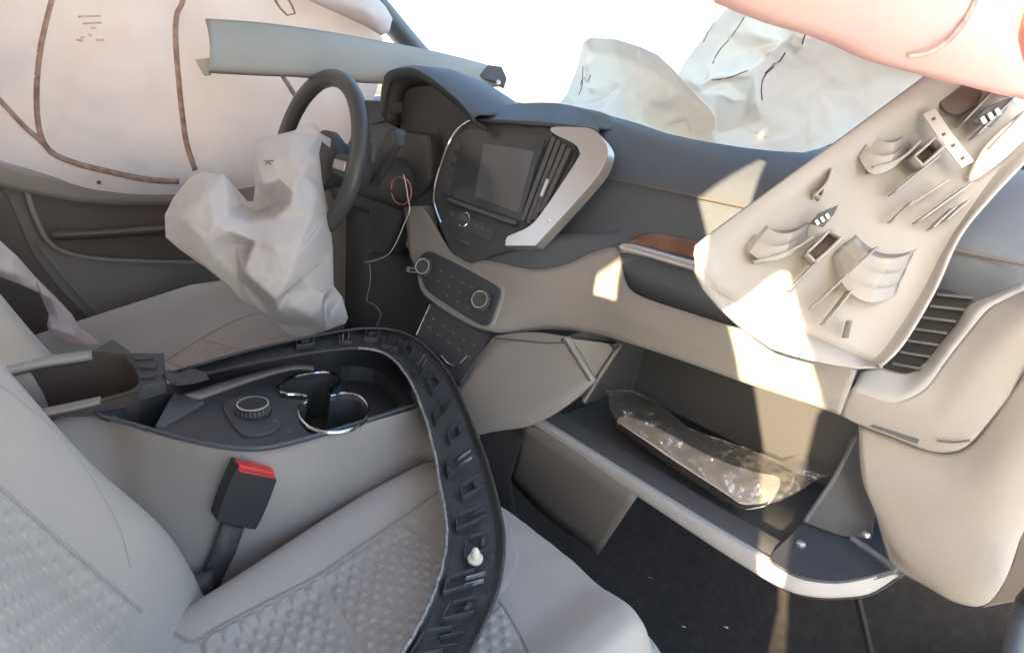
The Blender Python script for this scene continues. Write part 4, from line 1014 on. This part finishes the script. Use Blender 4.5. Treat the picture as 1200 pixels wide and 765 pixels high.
for pts in ([(940, 300), (955, 286), (966, 274)], [(950, 310), (968, 294), (980, 282)], [(940, 300), (950, 310)], [(966, 274), (980, 282)], [(1060, 192), (1074, 180), (1084, 170)], [(1070, 202), (1084, 190), (1094, 180)], [(1060, 192), (1070, 202)], [(1084, 170), (1094, 180)]):
    rib('clip_box', pts, .018)
plate('clip_box_floor', P([(942, 301), (966, 276), (978, 283), (951, 309)], HS(.001)), .001, 'brown_trim', trr, bevel=0)
plate('clip_box_floor', P([(1062, 193), (1084, 172), (1092, 181), (1070, 201)], HS(.001)), .001, 'brown_trim', trr, bevel=0)
# straight fins
for a, b, h in (((921, 341), (975, 287), .015), ((947, 362), (1022, 292), .014), ((961, 381), (992, 342), .016), ((987, 396), (992, 376), .018), ((1041, 230), (1093, 188), .014), ((1055, 247), (1102, 216), .014), ((1069, 263), (1130, 219), .013), ((1102, 261), (1128, 238), .012), ((968, 342), (1000, 312), .012), ((1040, 262), (1065, 238), .012), ((1086, 270), (1112, 246), .012), ((1120, 150), (1160, 108), .014), ((1135, 165), (1178, 122), .014), ((1150, 180), (1192, 136), .012)):
    rib('fin', [a, ((a[0]+b[0])/2, (a[1]+b[1])/2), b], h, .0014)
rib('gusset', [(948, 236), (962, 222), (968, 206)], .020)
rib('gusset', [(950, 230), (958, 236), (962, 222)], .014)
# retaining tag and clips
tg = plate('metal_tag', P([(1081, 134), (1096, 127), (1113, 152), (1142, 189), (1127, 197), (1104, 168)], HS(.022)), .002, 'tag_grey', trr, bevel=.0005)
for x, y in ((1094, 140), (1106, 158), (1117, 171), (1128, 186)):
    plate('tag_slot', P([(x-2.5, y-1), (x+1.5, y-3), (x+3, y), (x-1, y+2)], HS(.0226)), .001, 'brown_trim', tg, bevel=0)
for c_, s_ in (((963, 254), 1.0), ((1160, 132), 1.4)):
    x, y = c_
    k = plate('metal_clip', P([(x-14*s_, y+8*s_), (x-4*s_, y-4*s_), (x+20*s_, y-14*s_), (x+14*s_, y-2*s_), (x+2*s_, y+12*s_)], HS(.018)), .003, 'charcoal', trr, bevel=.001)
    for d in (0, 6, 12): plate('clip_tooth', P([(x-8*s_+d*s_, y+5*s_-d*.6*s_), (x-5*s_+d*s_, y+3*s_-d*.6*s_), (x-2*s_+d*s_, y+8*s_-d*.6*s_), (x-5*s_+d*s_, y+10*s_-d*.6*s_)], HS(.022)), .003, 'silver', k, bevel=0)
plate('upper_bracket', P(cr([(1098, 108), (1120, 96), (1150, 100), (1146, 122), (1124, 134), (1106, 128)], 3, True), HS(.012)), .006, 'brown_trim', trr)
plate('sunlit_piece', P(cr([(1137, 213), (1150, 178), (1176, 150), (1205, 132), (1212, 150), (1178, 186)], 3, True), HS(.012)), .008, 'white_plastic', trr, bevel=.003)  # sunlit piece of the trim, the sunlight put in as pale plastic

# ================================================================== black wheel arch molding
mol = thing('arch_molding', 'long black curved plastic arch molding lying over the console and passenger seat', 'molding')
O = [(203, 435), (300, 408), (380, 391), (430, 384), (470, 388), (500, 405), (530, 440), (553, 490), (572, 540), (586, 590), (593, 635), (586, 690), (562, 748), (530, 805)]
I = [(208, 447), (300, 426), (380, 412), (425, 409), (455, 418), (478, 445), (495, 485), (507, 530), (515, 575), (521, 618), (516, 662), (498, 712), (468, 765), (430, 815)]
n = 90
oq, iq = cr(O, 8), cr(I, 8)
n = len(oq)
mz = table([(0, .492), (.22, .49), (.36, .478), (.46, .45), (.58, .412), (.70, .402), (.85, .396), (1, .392)])
def mol_pt(f, v, e=0):
    i = f*(n-1); k = min(n-2, int(i)); t = i-k
    a = lerp(V(oq[k]), V(oq[k+1]), t); b = lerp(V(iq[k]), V(iq[k+1]), t); p = lerp(a, b, v)
    return onZ(mz(f)+e)(p.x, p.y)
prof_m = [(0, -.016), (.005, -.004), (0.02, .004), (.06, .006), (.10, .0), (.16, -.004), (.5, -.005), (.84, -.004), (.90, .001), (.95, .006), (.985, .005), (1.0, -.016)]
loft('strip', [[mol_pt(i/(n-1), v, e) for v, e in prof_m] for i in range(n)], 'rubber', mol, thick=.003)
tube('outer_lip', [mol_pt(.02+.96*i/99, .03, .0065) for i in range(100)], .0022, 'rubber', mol, seg=6)
tube('scuffed_lip', [mol_pt(.22+.76*i/119, .965, .0065)+V((random.uniform(-1, 1), random.uniform(-1, 1), 0))*.0006 for i in range(120)], .0021, 'scuff', mol, seg=6)
def mol_frame(f):
    p = mol_pt(f, .5, -.002); t = (mol_pt(min(1, f+.01), .5)-mol_pt(max(0, f-.01), .5)).normalized(); s = (mol_pt(f, .8)-mol_pt(f, .2)); wd = s.length/.6; s.normalize()
    return p, t, s, wd, t.cross(s).normalized()
for j, f in enumerate([.13, .19, .245, .30, .35, .395, .44, .49, .54, .59, .645, .70, .76, .82, .87, .92]):
    p, t, s, wd, nn = mol_frame(f)
    if nn.z < 0: nn = -nn
    L = .011 if j % 3 else .015; W = wd*.20; sh = wd*(.10 if j % 2 else -.06)
    c = p+s*sh
    for (dc, ex, ey) in ((s*W, t*L, s*.0009), (t*L, t*.0009, s*W), (-t*L, t*.0009, s*W*.8)):
        box('bracket_wall', c+dc+nn*.004, ex, ey, nn*.005, 'rubber', mol, bevel=.0003)
    if j % 2 == 0:
        box('locating_tab', c-s*W*.4+nn*.003, t*L*.5, s*.003, nn*.004, 'rubber', mol, bevel=.0005)
    else:
        for d in (-.3, .3): box('stiffening_rib', c-s*W*1.0+t*L*d*1.6+nn*.002, t*.0009, s*W*.7, nn*.003, 'scuff' if j % 4 == 1 else 'rubber', mol, bevel=.0003)
# white push clip in the molding
pcx = onZ(.405)(557, 654)
lathe('push_clip', pcx, (0, -.1, 1), [(.009, -.002), (.009, .001), (.0045, .002), (.0055, .008), (.0035, .014), (.001, .016)], 'white_plastic', mol, seg=16)

# ================================================================== seat belt buckle
bk = thing('seat_belt_buckle', 'black seat belt buckle with red button beside the passenger seat', 'buckle')
BX = onX(.185)
bd = plate('buckle_body', P(cr([(279, 545), (279, 545), (325, 562), (325, 562), (314, 592), (302, 617), (294, 620), (258, 612), (255, 606), (264, 580)], 3, True), BX), .022, 'deep_black', bk, bevel=.004)
plate('red_button', P([(281, 544.5), (322, 553), (323.5, 561.5), (279.5, 553)], lift(BX, .002)), .016, 'red', bk, bevel=.0015)
plate('button_slot', P([(282, 549), (322, 557.5), (322, 559), (282, 550.5)], lift(BX, .0025)), .001, 'black', bk, bevel=0)
loft('stalk', [P([(262, 614), (286, 620)], onX(.18)), P([(252, 645), (276, 648)], onX(.178)), P([(238, 676), (262, 676)], onX(.175)), P([(222, 705), (250, 705)], onX(.172))], 'rubber', bk, thick=.008)
tr = thing('seat_rail_cover', 'black plastic seat rail cover low between the console and the passenger seat', 'cover')
smoothloft('cover', [P([(165, 682), (205, 680), (250, 665)], onX(.180), 10), P([(170, 700), (205, 698), (250, 690)], onX(.195), 10), P([(178, 735), (210, 735), (250, 730)], onX(.175), 10)], 'console_black', tr, m=4, thick=.01)

# ================================================================== side airbag by the driver seat back
sab = thing('side_airbag', 'small rumpled pinkish side airbag spilling from the driver seat back', 'airbag', 'deployed airbags')
cloth('bag', [(-40, 262, 0), (0, 282, .0), (20, 300, 0), (42, 325, 0), (62, 345, .0), (72, 355, .0), (84, 368, .0), (94, 384, .0), (112, 398, .0), (118, 403, 0), (102, 404, .01), (80, 401, .02), (62, 393, .02), (55, 383, .02), (57, 368, .01), (50, 352, .01), (46, 343, .02), (30, 336, .02), (10, 328, .02), (-40, 312, .02)],
    [(10, 305, .03), (40, 335, .03), (62, 348, .04), (66, 358, .035), (70, 375, .035), (80, 390, .035), (60, 385, .045), (95, 397, .02), (20, 322, .05), (-20, 300, .05), (50, 345, .055), (0, 318, .05)],
    onX(-.47), 'side_pink', sab, thick=.03, cuts=5, it=2, rim=14, wr=.002, wsc=60, creases=25, camp=.010, cw=4, clen=40)

# ================================================================== plastic bag with booklet in the glove box
bl = thing('booklet', 'tan paper booklet in clear plastic lying in the open glove box', 'booklet')
BK = onZ(.420)
plate('pages', P(cr([(725, 493), (733, 487), (752, 492), (776, 503), (813, 524), (850, 541), (885, 552), (915, 560), (905, 582), (885, 589), (868, 588), (850, 576), (795, 541), (760, 517)], 3, True), lift(BK, .006)), .012, 'paper', bl, bevel=.002)
plate('cover', P([(723, 498), (730, 491), (850, 540), (915, 563), (900, 588), (870, 594), (848, 583), (792, 547)], lift(BK, .001)), .006, 'manual', bl, bevel=.001)
pb = thing('plastic_bag', 'crinkled clear plastic bag wrapped round the booklet in the glove box', 'bag')
cloth('film', [(711, 458, 0), (718, 456, .0), (742, 458, .0), (762, 466, .0), (781, 479, .0), (805, 500, .0), (825, 508, 0), (847, 515, 0), (878, 525, 0), (915, 541, 0), (933, 534, .0), (962, 541, 0), (972, 558, 0), (954, 564, 0), (936, 576, 0), (915, 587, 0), (886, 592, 0), (870, 591, 0), (852, 578, 0), (822, 559, 0), (794, 539, 0), (755, 513, 0), (723, 496, 0), (714, 479, 0)],
    [(725, 465, .02), (740, 470, .035), (735, 480, .03), (760, 480, .04), (750, 495, .03), (775, 490, .035), (785, 505, .045), (795, 498, .03), (805, 520, .04), (820, 522, .03), (835, 530, .045), (850, 535, .03), (865, 545, .05), (880, 540, .035), (845, 555, .04), (870, 565, .045), (890, 560, .05), (900, 575, .035), (910, 555, .035), (925, 550, .05), (945, 545, .045), (955, 553, .03), (930, 565, .035), (815, 540, .035), (775, 515, .03), (885, 580, .03)],
    lift(BK, .012), 'film', pb, thick=.004, cuts=5, it=1, rim=20, wr=.003, wsc=110, creases=90, camp=.014, cw=3.5, clen=35)
tube('sealed_tip', P([(709, 456), (713, 459), (716, 463)], lift(BK, .02), 4), .003, 'film', pb)

# ================================================================== crumbs
for i, (x, y, s, mt, r, lb) in enumerate([(296, 718, SP, 'leaf', .0035, 'tiny orange crumb on the passenger seat seam'), (499, 588, SP, 'leaf', .004, 'brown leaf bit beside the black molding on the seat')]):
    p = s(x, y); o = mesh('leaf_crumb', [p+V((random.uniform(-1, 1)*r, random.uniform(-1, 1)*r, .001+random.random()*r)) for _ in range(5)], [(0, 1, 2), (0, 2, 3), (1, 2, 4), (0, 3, 4)], mt, smooth=False)
    tag(o, lb, 'crumb', 'crumbs')
for i, (x, y, lb) in enumerate([(850, 735, 'pale crumb on the dark carpet below the glove box'), (800, 734, 'small pale crumb left of the larger one on the dark carpet'), (762, 678, 'tiny crumb on the dark carpet right of the seat edge')]):
    p = onF(lambda p: p.z-carpet_z(p.x, p.y)-.004)(x, y); r = .005
    o = mesh('carpet_crumb', [p+V((random.uniform(-1, 1)*r, random.uniform(-1, 1)*r, random.random()*r)) for _ in range(5)], [(0, 1, 2), (0, 2, 3), (1, 2, 4), (0, 3, 4)], 'paper', smooth=False)
    tag(o, lb, 'crumb', 'crumbs')
wire('floor_cable', [(1004, 690), (1010, 715), (1016, 740), (1024, 775)], onF(lambda p: p.z-carpet_z(p.x, p.y)-.006), .005, 'wire_dark', 'dark cable running down the carpet below the glove box end')

# ------------------------------------------------------------------ put each thing's origin at its base
bpy.context.view_layer.update()
for t in THINGS:
    lo = V((1e9,)*3); hi = V((-1e9,)*3)
    kids = list(t.children)
    for c in kids:
        for b in c.bound_box:
            for a in range(3): lo[a] = min(lo[a], b[a]); hi[a] = max(hi[a], b[a])
    base = V(((lo.x+hi.x)/2, (lo.y+hi.y)/2, lo.z)); t.location = base
    for c in kids: c.location = -base
